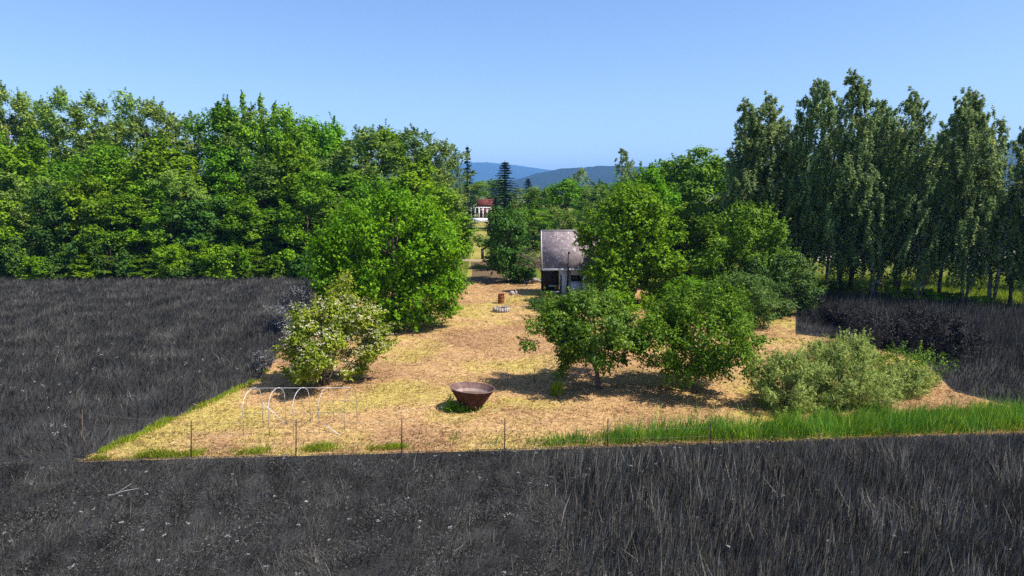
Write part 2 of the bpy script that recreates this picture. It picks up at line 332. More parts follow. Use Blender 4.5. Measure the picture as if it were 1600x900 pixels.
def sample_dir(rng, n): return unit(rng.normal(size=(n, 3)))
PROFILES = {
    'dome': lambda t: np.clip(1 - (np.abs(t - 0.4) / np.where(t > 0.4, 0.62, 0.55)) ** 2.4, 0, 1) ** 0.5,
    'round': lambda t: np.sqrt(np.clip(1 - (2 * t - 1) ** 2, 0, 1)),
    'oval': lambda t: np.clip(1 - (np.abs(t - 0.45) / np.where(t > 0.45, 0.58, 0.6)) ** 2.0, 0, 1) ** 0.6,
    'spread': lambda t: np.sin(pi * (0.12 + 0.88 * np.clip(t, 0, 1)) ** 1.0) ** 0.5,
    'cone': lambda t: np.clip(1 - t, 0, 1) ** 0.9 * (0.35 + 0.65 * np.clip(t * 8, 0, 1)),
    'spire': lambda t: np.clip(1 - t, 0.0, 1) ** 0.6 * np.clip(0.4 + t * 3, 0, 1),
}
def make_crown(rng, H, R_, z0, prof='dome', nclump=60, cr=0.2, nleaf=12000, L=0.25, W=0.17, squash=0.75, up=0.45, droop=0.4, sprig=0.12, lob=0.22, off=(0, 0), core=0.3, sq=(1, 1)):
    f = PROFILES[prof]; ph = rng.uniform(0, 6.28, 3); cc = []; k = 0
    while len(cc) < nclump and k < 20000:
        k += 1; tt = rng.uniform(0, 1)
        if rng.uniform() > f(tt) + 0.1: continue
        a = rng.uniform(0, 2 * pi); rr = R_ * f(tt) * math.sqrt(rng.uniform(core, 1.0)) * (1 + lob * sin(3 * a + ph[0] + 2.5 * tt) + lob * 0.6 * sin(5 * a + ph[1] - 3 * tt))
        rr = max(rr - R_ * cr * 0.6, 0)
        p = np.array([rr * cos(a) * sq[0] + off[0] * tt, rr * sin(a) * sq[1] + off[1] * tt, z0 + (H - z0 - R_ * cr * 0.5) * tt])
        if cc and min(np.linalg.norm(p - q) for q in cc) < R_ * cr * 0.45: continue
        cc.append(p)
    cc = np.array(cc); rad = R_ * cr * rng.uniform(0.65, 1.3, len(cc)); ct = rng.uniform(-0.13, 0.13, len(cc))
    pr = rad ** 2 / np.sum(rad ** 2); idx = rng.choice(len(cc), nleaf, p=pr)
    d = sample_dir(rng, nleaf); d[:, 2] += 0.15; d = unit(d)
    # uneven clump outline
    wob = 1 + 0.25 * np.sin(d[:, 0] * 4 + idx) + 0.2 * np.sin(d[:, 1] * 5 + idx * 2.1) + 0.15 * np.sin(d[:, 2] * 6 + idx * 1.3)
    rr = rad[idx] * rng.uniform(0.15, 1, nleaf) ** 0.45 * wob
    c = cc[idx] + d * rr[:, None] * np.array([1, 1, squash])
    # sprigs: shoots that stick out of the clumps
    ns = int(nleaf * sprig); 
    if ns:
        nsh = max(ns // 22, 1); sidx = rng.integers(0, len(cc), nsh); axis = cc[sidx] - np.array([0, 0, z0 + (H - z0) * 0.3]); sdir = unit(unit(axis) + rng.normal(0, 0.45, (nsh, 3)) + np.array([0, 0, 0.45]))
        ln = rad[sidx] * rng.uniform(0.9, 2.0, nsh); wh = rng.integers(0, nsh, ns); pos = rng.uniform(0.4, 1, ns)
        c[:ns] = cc[sidx[wh]] + sdir[wh] * (ln[wh] * pos)[:, None] + rng.normal(0, 1, (ns, 3)) * (0.10 * rad[sidx[wh]] * (1.25 - pos))[:, None]
        d[:ns] = sdir[wh]; idx[:ns] = sidx[wh]
    c[:, 2] = np.maximum(c[:, 2], 0.05)
    nrm = d * 0.6 + np.array([0, 0, up]) + rng.normal(0, 0.38, (nleaf, 3))
    s = rng.uniform(0.7, 1.3, nleaf)
    v, q = leaf_quads(c, nrm, L * s, W * s, rng, droop)
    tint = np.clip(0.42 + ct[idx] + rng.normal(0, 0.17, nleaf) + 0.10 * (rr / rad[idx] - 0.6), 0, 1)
    return v, q, np.repeat(tint, 4), cc

def wiggle(rng, p0, p1, n=6, amp=0.08, sag=0.0):
    p0, p1 = np.array(p0, float), np.array(p1, float); s = np.linspace(0, 1, n)[:, None]
    L = np.linalg.norm(p1 - p0); w = rng.normal(0, amp * L, (n, 3)) * np.sin(s * pi)
    p = p0 + (p1 - p0) * s + w; p[:, 2] += sag * L * np.sin(s[:, 0] * pi); return p
def make_wood(rng, H, z0, cc, r0, nlimb=14, lean=(0, 0), top=0.8, sides=8, stems=1, spread=0.3):
    mb = MB(); base = []
    for k in range(stems):
        a = rng.uniform(0, 6.28); b = np.array([cos(a), sin(a), 0]) * (spread * 0.3 if stems > 1 else 0)
        e = np.array([lean[0], lean[1], H * top]) + (np.array([cos(a), sin(a), 0]) * spread * H * 0.5 if stems > 1 else 0)
        p = wiggle(rng, b - [0, 0, 0.1], e, 10, 0.018); rr = r0 * np.linspace(1, 0.22, 10); rr[0] *= 1.45; rr[1] *= 1.08
        mb.tube(p, rr, sides); base.append(p)
    sel = rng.choice(len(cc), min(nlimb, len(cc)), replace=False)
    for i in sel:
        p = base[rng.integers(len(base))]; tz = max(z0 * 0.75, min(cc[i][2] * rng.uniform(0.45, 0.75), H * top * 0.95))
        k = np.argmin(abs(p[:, 2] - tz)); k = max(k, 1); rl = r0 * (1 - 0.75 * k / 9) * 0.5
        mb.tube(wiggle(rng, p[k], cc[i], 6, 0.05, 0.06), rl * np.linspace(1, 0.18, 6), 5)
    return mb

def make_tree(name, label, cat, leaf, seed, H, R_, z0, r0=0.16, bark='bark', group=None, nlimb=14, lean=(0, 0), stems=1, spread=0.3, loc=(0, 0, 0), rz=0, crown_kind='crown', **kw):
    rng = np.random.default_rng(seed); root = thing(name, label, cat, loc, rz, group)
    v, q, ti, cc = make_crown(rng, H, R_, z0, **kw)
    make_wood(rng, H, z0, cc, r0, nlimb, lean, stems=stems, spread=spread).build("trunk", M[bark], root, smooth=True)
    np_mesh(crown_kind, v, [q], M[leaf], root, tint=ti); root["H"] = H; root["R"] = R_
    return root

def make_birch(seed, H=19.0, nst=640, R_=2.3, n_leaf=46):
    rng = np.random.default_rng(seed); root = thing("birch_tree", "birch", "tree"); drift = rng.uniform(-0.3, 0.05)
    mb = MB(); lean = rng.normal(0, 0.5, 2) + [-0.25, 0]
    p = wiggle(rng, (0, 0, -0.1), (lean[0], lean[1], H), 14, 0.008); p[-3:, 0] -= np.array([0.1, 0.3, 0.6])
    mb.tube(p, 0.125 * np.linspace(1, 0.1, 14) * np.r_[1.4, np.ones(13)], 7)
    if seed % 2:   # a second stem from the foot
        p2 = wiggle(rng, (0.1, 0, -0.1), (rng.uniform(0.8, 1.6), rng.normal(0, 0.5), H * 0.8), 10, 0.012); mb.tube(p2, 0.11 * np.linspace(1, 0.12, 10), 6)
    f = lambda t: np.interp(t, [0, 0.10, 0.3, 0.6, 0.85, 1.0], [0.6, 0.9, 1.0, 0.82, 0.45, 0.03])
    cs, ns, tn = [], [], []
    nb = 84; bt = (np.arange(nb) + rng.uniform(0, 1, nb)) / nb; ba = np.arange(nb) * 2.4 + rng.uniform(-0.6, 0.6, nb)
    ends = []
    for t, a in zip(bt, ba):
        z = H * 0.15 + H * 0.85 * t; k = np.interp(z, p[:, 2], np.arange(14)); ctr = np.array([np.interp(z, p[:, 2], p[:, 0]), np.interp(z, p[:, 2], p[:, 1]), z])
        r = R_ * f(t) * rng.uniform(0.6, 1.2); e = ctr + np.array([cos(a) * r - 0.25 * t, sin(a) * r, r * (0.5 + 0.9 * t * t)])
        br = wiggle(rng, ctr - [0, 0, r * 0.4], e, 6, 0.06, 0.12); mb.tube(br, 0.035 * (1 - 0.6 * t) * np.linspace(1, 0.2, 6), 4, cap=False); ends.append(br)
    bw = np.array([(0.12 + np.linalg.norm(b[-1] - b[0])) * np.interp(b[0][2] / H, [0.1, 0.30], [0.5, 1.0]) for b in ends]); bw /= bw.sum()
    for i in range(nst):
        br = ends[rng.choice(nb, p=bw)]; s = rng.uniform(0.25, 1.0); j = min(int(s * 5), 4); pt = br[j] + (br[j + 1] - br[j]) * (s * 5 - j) + rng.normal(0, 0.12, 3)
        ln = rng.uniform(0.6, 2.6) * np.interp(pt[2] / H, [0.6, 0.85, 1.0], [1, 0.6, 0.25]); m = int(n_leaf * rng.uniform(0.6, 1.3)); u = rng.uniform(0, 1, m)
        dr = np.array([rng.normal(drift, 0.14), rng.normal(0, 0.14), -1.0])
        c = pt + dr * (u * ln)[:, None] + rng.normal(0, 0.055, (m, 3)); cs.append(c)
        ns.append(rng.normal(0, 1, (m, 3)) + np.array([0, 0, 0.3])); tn.append(np.clip(rng.normal(0.45, 0.13) + rng.normal(0, 0.15, m), 0, 1))
    c = np.concatenate(cs); n = np.concatenate(ns); ti = np.concatenate(tn); c[:, 2] = np.maximum(c[:, 2], 0.6)
    sz = rng.uniform(0.7, 1.3, len(c)); v, q = leaf_quads(c, n, 0.20 * sz, 0.10 * sz, rng, 0.7)
    mb.build("trunk", M['birch_bark'], root, smooth=True); np_mesh("crown", v, [q], M['birch'], root, tint=np.repeat(ti, 4)); root["H"] = H; root["R"] = R_
    return root
def make_spruce(seed, H=16.0, R_=3.0):
    rng = np.random.default_rng(seed); root = thing("spruce_tree", "spruce", "tree"); mb = MB(); mb.tube([(0, 0, -0.1), (0, 0, H * 0.5), (0, 0, H)], [0.2, 0.12, 0.02], 6)
    cs, ns, ls = [], [], []
    for z in np.arange(H * 0.08, H * 0.99, H * 0.035):
        r = R_ * (1 - z / H) ** 0.85 + 0.12; k = int(6 + 8 * r / R_)
        for a in rng.uniform(0, 2 * pi, k):
            rr = r * rng.uniform(0.75, 1.12); s = np.linspace(0.1, 1, 22); px = s * rr
            c = np.stack([np.cos(a) * px, np.sin(a) * px, z - 0.28 * px + 0.10 * px * s], 1) + rng.normal(0, 0.10, (22, 3)); cs.append(c)
            ns.append(np.tile([0, 0, 1.0], (22, 1)) + rng.normal(0, 0.35, (22, 3))); ls.append(np.full(22, 0.45) * (1.2 - 0.6 * s))
    c, n, l = np.concatenate(cs), np.concatenate(ns), np.concatenate(ls); v, q = leaf_quads(c, n, l, l * 0.5, rng, 0.2)
    mb.build("trunk", M['bark'], root); np_mesh("crown", v, [q], M['spruce'], root, tint=np.repeat(np.clip(rng.normal(0.45, 0.2, len(c)), 0, 1), 4)); root["H"] = H; root["R"] = R_; return root

used = set()
rg = random.Random(5)
def place(proto, px, top, Y, wpx, label, group, base_xy=None, name=None, rz=None):
    """stand a tree so that its crown top and width fit; the first time moves the prototype itself"""
    o = proto if proto.name not in used else copy_tree(proto)
    used.add(proto.name)
    H = ZT(top, Y); X = XT(px, Y, H * 0.5)
    if base_xy is not None: X = base_xy
    o.location = (float(X), float(Y), 0); sz = H / proto["H"]; sr = wpx / 2 / F * Y / proto["R"]
    o.scale = (sr, sr, sz); o.rotation_euler = (0, 0, rg.uniform(0, 6.28) if rz is None else rz)
    tag(o, label, None, group)
    return o
ORD = ["first", "second", "third", "fourth", "fifth", "sixth", "seventh", "eighth", "ninth", "tenth", "eleventh", "twelfth", "thirteenth", "fourteenth", "fifteenth", "sixteenth", "seventeenth", "eighteenth", "nineteenth", "twentieth", "twenty-first", "twenty-second", "twenty-third", "twenty-fourth", "twenty-fifth", "twenty-sixth", "twenty-seventh", "twenty-eighth"]

# ---------------------------------------------------------------- the wood on the left
broadA = make_tree("broadleaf_tree", "x", "tree", 'broad', 11, 18, 4.2, 2.0, 0.22, nclump=90, cr=0.24, nleaf=26000, L=0.27, W=0.19, prof='dome', sprig=0.14)
broadB = make_tree("broadleaf_tree", "x", "tree", 'broad', 12, 18, 4.0, 1.5, 0.22, nclump=80, cr=0.26, nleaf=26000, L=0.27, W=0.18, prof='oval', sprig=0.14)
airyA = make_tree("ash_tree", "x", "tree", 'airy', 13, 20, 3.6, 3.0, 0.2, nclump=85, cr=0.2, nleaf=22000, L=0.27, W=0.13, prof='dome', sprig=0.4, squash=0.9)
airyB = make_tree("ash_tree", "x", "tree", 'airy', 14, 20, 3.6, 4.0, 0.2, nclump=75, cr=0.2, nleaf=20000, L=0.27, W=0.13, prof='dome', sprig=0.4, squash=0.9)
poplar = make_tree("poplar_tree", "x", "tree", 'broad', 15, 20, 1.8, 2.0, 0.2, nclump=70, cr=0.28, nleaf=9000, L=0.30, W=0.22, prof='spire', sprig=0.4, squash=1.2)
youngA = make_tree("young_tree", "x", "tree", 'young', 16, 9, 2.6, 0.3, 0.1, nclump=60, cr=0.26, nleaf=17000, L=0.24, W=0.16, prof='oval', sprig=0.18)
youngB = make_tree("young_tree", "x", "tree", 'young', 17, 9, 2.6, 0.2, 0.1, nclump=55, cr=0.28, nleaf=17000, L=0.24, W=0.16, prof='dome', sprig=0.18)
bushA = make_tree("bush", "x", "bush", 'young', 18, 4, 2.2, 0.1, 0.06, stems=3, nclump=40, cr=0.3, nleaf=8000, L=0.24, W=0.17, prof='dome', sprig=0.2)
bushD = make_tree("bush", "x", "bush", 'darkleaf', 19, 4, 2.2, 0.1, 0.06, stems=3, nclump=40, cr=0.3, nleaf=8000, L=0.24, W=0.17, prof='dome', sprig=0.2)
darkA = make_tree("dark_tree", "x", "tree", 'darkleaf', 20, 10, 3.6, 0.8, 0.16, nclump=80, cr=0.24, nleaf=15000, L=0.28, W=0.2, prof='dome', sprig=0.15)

SIL = [(-200, 140), (0, 137), (60, 152), (130, 142), (200, 150), (280, 172), (312, 182), (345, 160), (440, 160), (455, 178), (500, 156), (540, 186), (590, 196), (640, 200), (680, 214), (735, 245)]
sil = lambda x: float(np.interp(x, [a for a, b in SIL], [b for a, b in SIL]))
i = 0
for k, px in enumerate(range(-110, 730, 42)):
    x = px + rg.uniform(-8, 8); pr = airyA if k % 3 == 0 else airyB if k % 3 == 1 or x < 260 else broadB
    if 430 < x < 560: pr = broadA
    place(pr, x, sil(x) + rg.uniform(-6, 12), rg.uniform(96, 106), rg.uniform(112, 140), f"tall thin-topped tree, {ORD[k]} from the left along the skyline of the wood", "back row trees of the left wood")
for k, (x, tp) in enumerate([(362, 142), (385, 133), (412, 138), (434, 150)]):
    place(poplar, x, tp, 100 + 2 * k, 34, f"narrow upright poplar rising above the wood, {ORD[k]} of four from the left", "poplars above the left wood")
for k, px in enumerate(range(-90, 700, 50)):
    x = px + rg.uniform(-12, 12); tp = sil(x) * 0.72 + 437 * 0.28 + rg.uniform(-22, 22)
    place([broadA, broadB, airyA, youngA][k % 4], x, tp, rg.uniform(88, 93), rg.uniform(115, 145), f"full green tree, {ORD[k]} from the left in the middle row of the wood", "middle row trees of the left wood")
for k, px in enumerate(range(-80, 560, 46)):
    x = px + rg.uniform(-12, 12)
    place([youngA, broadB, youngB, airyB, darkA][k % 5], x, rg.uniform(265, 330), rg.uniform(82.5, 86), rg.uniform(90, 120), f"leafy tree, {ORD[k]} from the left in the front row of the wood", "front row trees of the left wood")
for k, px in enumerate(range(-60, 520, 29)):
    x = px + rg.uniform(-9, 9); pr = [bushA, bushD, youngB, bushA, bushD][(k * 3 + k // 4) % 5]
    place(pr, x, rg.uniform(362, 408), rg.uniform(79.5, 81), rg.uniform(48, 75), f"leafy bush at the wood's edge, {ORD[k]} from the left above the grey field", "bushes along the edge of the left wood")
# right end of the wood
for k, (pr, x, tp, Y, wp, lb) in enumerate([
        (airyB, 640, 205, 112, 120, "silvery branched ash tree behind the walnut tree"),
        (airyA, 684, 225, 118, 76, "thin grey-green ash tree at the right end of the wood"),
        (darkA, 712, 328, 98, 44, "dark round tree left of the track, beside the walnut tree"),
        (broadA, 600, 270, 90, 130, "broad green tree directly behind the walnut tree"),
        (bushA, 724, 372, 120, 24, "small green bush left of the track near the pergola"),
        (broadB, 682, 290, 102, 76, "green tree behind the right shoulder of the walnut tree")]):
    place(pr, x, tp, Y, wp, lb, None)

# ---------------------------------------------------------------- trees in the middle distance
spr = make_spruce(31)
for x, tp, Y, wp, lb in [(731, 225, 150, 44, "slim spruce on the skyline right of the wood"), (789, 250, 190, 92, "broad blue-green spruce above the pergola"), (825, 277, 230, 50, "small spruce tip below the blue hills"), (774, 306, 180, 44, "dark young spruce just behind the red house")]:
    place(spr, x, tp, Y, wp, lb, "distant spruces")
mid = [(broadA, 762, 276, 275, 70, "round tree behind the pergola, left of the broad spruce"), (broadB, 728, 288, 275, 50, "dull green tree behind the left end of the pergola"),
       (airyA, 812, 294, 240, 60, "grey-green tree at the foot of the small spruce"), (broadA, 850, 287, 150, 80, "green round tree above the dark tree by the track"),
       (broadB, 885, 282, 135, 90, "bright green tree behind the shed roof ridge"), (airyB, 905, 264, 200, 46, "thin pale tree standing up before the forested ridge"),
       (darkA, 945, 283, 180, 90, "dark flat-topped tree below the forested ridge"), (airyA, 930, 292, 120, 80, "pale green loose tree right behind the shed"),
       (broadA, 835, 320, 105, 80, "leafy tree between the dark tree and the shed roof"), (airyB, 875, 325, 95, 80, "grey-green shrubby tree touching the shed roof"),
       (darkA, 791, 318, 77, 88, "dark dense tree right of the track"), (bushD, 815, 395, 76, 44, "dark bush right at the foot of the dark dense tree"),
       (darkA, 796, 335, 90, 70, "dark tree added to shade the track, behind the dark dense tree"), (broadB, 985, 300, 100, 120, "green tree behind the tall maple"), (darkA, 940, 350, 90, 70, "shaded tree hidden at the right end of the shed")]  # the rear dark tree by the track is added to cast shade on it
for pr, x, tp, Y, wp, lb in mid: place(pr, x, tp, Y, wp, lb, None)
fb = make_tree("yellow_shrub", "pale yellow shrub above the dark tree by the track", "shrub", 'bloom_bush', 33, 4, 2, 0.2, 0.05, nclump=20, cr=0.35, nleaf=900, L=0.4, W=0.3, prof='round'); place(fb, 803, 303, 200, 13, "pale yellow shrub beyond the dark tree by the track", None)

# ---------------------------------------------------------------- right hand trees
mapA = make_tree("maple_tree", "tall bright green maple right of the shed", "tree", 'maple', 41, 11.6, 4.7, 0.6, 0.2, nclump=210, cr=0.2, nleaf=50000, L=0.27, W=0.2, prof='dome', sprig=0.2, stems=2, spread=0.2)
place(mapA, 988, 288, 62, 154, "tall bright green maple overhanging the shed roof", None)
mapB = make_tree("maple_tree", "x", "tree", 'maple', 42, 13, 4.2, 1.5, 0.2, nclump=90, cr=0.23, nleaf=22000, L=0.26, W=0.19, prof='oval', sprig=0.2)
place(mapB, 1012, 254, 74, 128, "yellow-green maple top rising behind the tall maple", None)
broadC = make_tree("broadleaf_tree", "x", "tree", 'hornbeam', 43, 15, 4.2, 2.0, 0.2, nclump=150, cr=0.23, nleaf=34000, L=0.28, W=0.2, prof='dome', sprig=0.1, lob=0.12)
place(broadC, 1045, 250, 90, 110, "dark green round tree behind the yellow-green maple top", None)
place(broadC, 1092, 230, 84, 150, "dark green round tree on the skyline left of the birches", None)
place(broadC, 1085, 315, 72, 120, "leafy tree in the gap between maple and hornbeam", None)
hornb = make_tree("hornbeam_tree", "x", "tree", 'hornbeam', 44, 10.5, 4.0, 0.6, 0.18, nclump=110, cr=0.2, nleaf=30000, L=0.21, W=0.15, prof='oval', sprig=0.3)
place(hornb, 1160, 316, 60, 152, "upright dark green hornbeam in front of the birches", None)
paleb = make_tree("bush", "x", "bush", 'palebush', 46, 5.5, 3.0, 0.2, 0.07, stems=4, nclump=80, cr=0.22, nleaf=22000, L=0.17, W=0.11, prof='dome', sprig=0.2)
place(paleb, 1215, 392, 57, 118, "pale green rounded tree at the corner of the right grey field", None)
place(paleb, 1160, 425, 52, 120, "bushy green tree behind the right plum tree", None)
place(mapB, 1075, 430, 55, 90, "low green maple between the two front fruit trees", None)
lime = make_tree("bush", "x", "bush", 'young', 45, 2.6, 1.3, 0.1, 0.05, stems=3, nclump=26, cr=0.3, nleaf=6000, L=0.15, W=0.1, prof='dome', sprig=0.2)
place(lime, 1016, 462, 50, 52, "lime green bush behind the gap between the front fruit trees", None)
place(bushD, 848, 470, 59, 56, "low dark bush in front of the shed", None)
place(bushD, 880, 474, 57, 50, "low shaded bush left of the shed steps, behind the apple tree", None)
place(bushA, 960, 455, 56, 70, "green undergrowth bush at the maple foot", None)

# birches
bvar = [make_birch(s) for s in (51, 52, 53, 55)]
airyBirch = make_birch(54, nst=420)
BL = [(1168, 175, 452), (1192, 160, 455), (1216, 147, 457), (1250, 122, 460), (1292, 126, 466), (1332, 168, 455), (1365, 113, 470), (1402, 165, 462), (1436, 136, 476), (1470, 170, 465), (1507, 150, 480), (1550, 130, 482), (1582, 178, 478), (1612, 210, 484), (1650, 170, 484), (1700, 180, 488)]
for k, (px, tp, by) in enumerate(BL):
    g = G(px, by); place(bvar[(k * 3 + k // 4) % 4], px, tp, g[1], rg.uniform(92, 122), f"tall birch with drooping twigs, {ORD[k]} from the left in the birch row", "birches in the row on the right", base_xy=g[0] * 0.995)
for k, (px, tp) in enumerate([(1180, 205), (1240, 190), (1318, 200), (1385, 205), (1455, 210), (1528, 195), (1630, 205)]):
    place(bvar[(k + 1) % 3], px, tp, 70 + (k % 3) * 1.5, rg.uniform(88, 108), f"lower birch, {ORD[k]} from the left in the rear row of birches", "birches in the rear row on the right")
place(airyBirch, 988, 232, 128, 62, "pale drooping birch on the skyline above the maple", None)
place(airyBirch, 712, 224, 128, 38, "pale birch with thin white trunk at the right end of the wood", None)
for k, (x, tp, Y, wp) in enumerate([(1190, 320, 118, 120), (1270, 318, 122, 130), (1350, 320, 126, 130), (1430, 322, 122, 130), (1510, 318, 126, 130), (1590, 300, 124, 130), (1670, 300, 124, 130)]):
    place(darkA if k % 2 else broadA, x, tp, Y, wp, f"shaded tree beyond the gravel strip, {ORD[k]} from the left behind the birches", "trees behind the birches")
for k, (x, tp, by) in enumerate([(1265, 440, 462), (1395, 448, 472), (1425, 450, 474), (1455, 452, 476), (1485, 456, 478), (1530, 462, 483), (1310, 440, 459)]):
    g = G(x, by); place(lime if k in (1, 2, 3, 4) else bushA, x, tp, g[1], 46, f"low leafy bush at the birch feet, {ORD[k] if k < 6 else 'seventh'} counted along the row", "bushes at the birch feet")

# ---------------------------------------------------------------- foreground trees and shrubs
g = G(617, 508)
wal = make_tree("walnut_tree", "large round walnut tree with bright green crown on the plot's left side", "tree", 'walnut', 61, ZT(300, g[1]), 5.5, 0.7, 0.24, loc=(g[0], g[1], 0), nclump=220, cr=0.175, nleaf=70000, L=0.24, W=0.14, prof='dome', sprig=0.18, droop=0.4, up=0.4, core=0.6, lob=0.12, off=(0, 0))
g = G(935, 608)
ap = make_tree("apple_tree", "gnarled apple tree with drooping branch in front of the shed", "tree", 'apple', 62, ZT(456, g[1]), 3.0, 1.55, 0.13, loc=(g[0], g[1], 0), nclump=85, cr=0.2, nleaf=38000, L=0.135, W=0.09, prof='spread', sprig=0.22, lean=(-0.3, 0.1), off=(-0.75, 0.3), lob=0.25)
rng = np.random.default_rng(70)   # its long hanging branch
pl = wiggle(rng, (-0.5, 0, 1.9), (-2.15, -0.3, 0.65), 9, 0.04, 0.2); mb = MB(); mb.tube(pl, np.linspace(0.045, 0.012, 9), 5); mb.build("branch", M['bark'], ap, smooth=True)
u = rng.uniform(1, 8, 1800); c = np.stack([np.interp(u, range(9), pl[:, k]) for k in range(3)], 1) + rng.normal(0, 0.17, (1800, 3)); v, q = leaf_quads(c, rng.normal(0, 0.6, (1800, 3)) + [0, 0, .5], 0.11, 0.07, rng, 0.5)
np_mesh("foliage", v, [q], M['apple'], ap, tint=np.repeat(np.clip(rng.normal(0.45, 0.2, 1800), 0, 1), 4))
g = G(1083, 614)
ap2 = make_tree("plum_tree", "wide low fruit tree with leaning trunk right of the apple tree", "tree", 'apple_b', 63, ZT(450, g[1]), 3.35, 1.15, 0.15, loc=(g[0], g[1], 0), nclump=110, cr=0.18, nleaf=40000, L=0.135, W=0.085, prof='spread', sprig=0.22, lean=(0.9, 0.3), off=(1.15, 0.6))
g = G(508, 602)
el = make_tree("elder_shrub", "flowering elder shrub with white blossom on the plot's left edge", "shrub", 'elder', 64, 4.6, 2.62, 0.55, 0.06, loc=(g[0], g[1], 0), stems=7, spread=0.45, nclump=100, cr=0.19, nleaf=36000, L=0.14, W=0.08, prof='dome', sprig=0.3, nlimb=20, off=(0.4, 0.5))
rng = np.random.default_rng(71)
v0, q0, t0, cc = make_crown(np.random.default_rng(64), 4.6, 2.62, 0.55, nclump=100, cr=0.19, nleaf=10, prof='dome', off=(0.4, 0.5))
def blossoms(cc, n, rng, r0, per=9, s=0.07):
    k = rng.integers(0, len(cc), n); d = sample_dir(rng, n); d[:, 2] = abs(d[:, 2]); d[:, 1] -= 0.3; d = unit(d); bc = cc[k] + d * r0 * rng.uniform(0.9, 1.35, n)[:, None]
    c = np.repeat(bc, per, 0) + rng.normal(0, 0.06, (n * per, 3)) * [1, 1, 0.4]; return leaf_quads(c, rng.normal(0, 0.4, (n * per, 3)) + [0, 0, 1], s, s, rng)
v, q = blossoms(cc, 1000, rng, 0.56); o = np_mesh("blossom", v, [q], M['blossom'], el, tint=np.repeat(np.clip(rng.normal(0.5, 0.25, len(q)), 0, 1), 4)); o["kind"] = "stuff"
# upper shoot of the elder
cc2 = np.array([(0.9, 1.0, 4.3), (0.8, 1.0, 4.9), (1.0, 1.1, 5.4), (0.5, 0.9, 4.6), (1.3, 0.9, 4.3)]); k = rng.integers(0, 5, 1800); c = cc2[k] + rng.normal(0, 0.24, (1800, 3)); v, q = leaf_quads(c, rng.normal(0, .5, (1800, 3)) + [0, 0, .5], .13, .07, rng, .4)
np_mesh("upper_shoot", v, [q], M['elder'], el, tint=np.repeat(np.clip(rng.normal(.5, .2, 1800), 0, 1), 4))
v, q = blossoms(cc2, 40, rng, 0.25); o = np_mesh("blossom", v, [q], M['blossom'], el, tint=np.repeat(np.clip(rng.normal(0.5, 0.25, len(q)), 0, 1), 4)); o["kind"] = "stuff"
mb = MB(); mb.tube(wiggle(rng, (0.1, 0.1, 0), (0.95, 1.0, 5.3), 8, 0.02), np.linspace(0.05, 0.01, 8), 5); mb.build("stem", M['bark'], el, smooth=True)

def grey_shrub(name, label, leaf, seed, px, base, top, wpx, nleaf, **kw):
    g = G(px, base); H = ZT(top, g[1]); Rr = wpx / 2 / F * g[1] * 1.03
    return make_tree(name, label, "shrub", leaf, seed, H, Rr, 0.15, 0.05, loc=(g[0], g[1], 0), stems=4, nclump=50, cr=0.24, nleaf=nleaf, L=0.10, W=0.06, prof='dome', sprig=0.3, **kw)
grey_shrub("elder_shrub", "charcoal grey leafy shrub at the field edge behind the flowering elder", 'greyleaf', 65, 468, 522, 446, 92, 13000)
grey_shrub("weed_clump", "small pale grey flowering clump at the left foot of the elder", 'greyleaf', 66, 412, 580, 545, 34, 1600)
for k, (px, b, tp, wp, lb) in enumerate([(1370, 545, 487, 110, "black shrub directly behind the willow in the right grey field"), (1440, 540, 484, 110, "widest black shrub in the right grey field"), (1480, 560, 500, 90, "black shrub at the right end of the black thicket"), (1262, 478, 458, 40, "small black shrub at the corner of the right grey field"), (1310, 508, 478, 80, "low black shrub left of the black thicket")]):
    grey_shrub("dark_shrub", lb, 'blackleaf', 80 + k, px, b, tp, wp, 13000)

# willow shrub, fine narrow leaves
def willow(label, seed, px, base, top, wpx, nleaf, **kw):
    g = G(px, base); H = ZT(top, g[1] + 1.0); Rr = wpx / 2 / F * (g[1] + 1)
    return make_tree("willow_shrub", label, "shrub", 'willow', seed, H, Rr, 0.0, 0.05, loc=(g[0], g[1] + 1.2, 0), stems=7, spread=0.5, nclump=130, cr=0.2, nleaf=nleaf, L=0.15, W=0.03, prof='dome', sprig=0.45, droop=0.5, up=0.1, **kw)
willow("grey-green willow shrub, left lobe beside the plum tree", 91, 1252, 650, 556, 128, 40000)
willow("tallest grey-green willow shrub in the middle of the clump", 92, 1335, 640, 532, 150, 52000)
willow("small pale willow shrub at the right end of the clump", 93, 1430, 625, 574, 84, 19000)
grey_shrub("bush", "dark green leafy bush just behind the willow clump", 'apple_b', 94, 1405, 600, 545, 130, 5000)

# bare tree beside the shed
rng = np.random.default_rng(95); g = G(851, 447); bt = thing("bare_tree", "small leafless twiggy tree left of the shed", "tree", (g[0], g[1], 0)); mb = MB()
tr = wiggle(rng, (0, 0, -0.1), (-0.2, 0, 2.2), 6, 0.03); mb.tube(tr, np.linspace(0.13, 0.07, 6), 7); mb.build("trunk", M['dead_wood'], bt, smooth=True); mb = MB()
for k in range(16):
    e = np.array([rng.normal(-0.5, 1.2), rng.normal(0, 0.8), rng.uniform(2.0, 4.3)]); b = wiggle(rng, tr[rng.integers(3, 6)], e, 6, 0.07); mb.tube(b, np.linspace(0.045, 0.012, 6), 5)
    for j in range(6):
        mb.tube(wiggle(rng, b[rng.integers(2, 6)], e + rng.normal(0, 0.5, 3), 4, 0.08), np.linspace(0.014, 0.006, 4), 3, cap=False)
mb.build("branch", M['dead_wood'], bt, smooth=True)

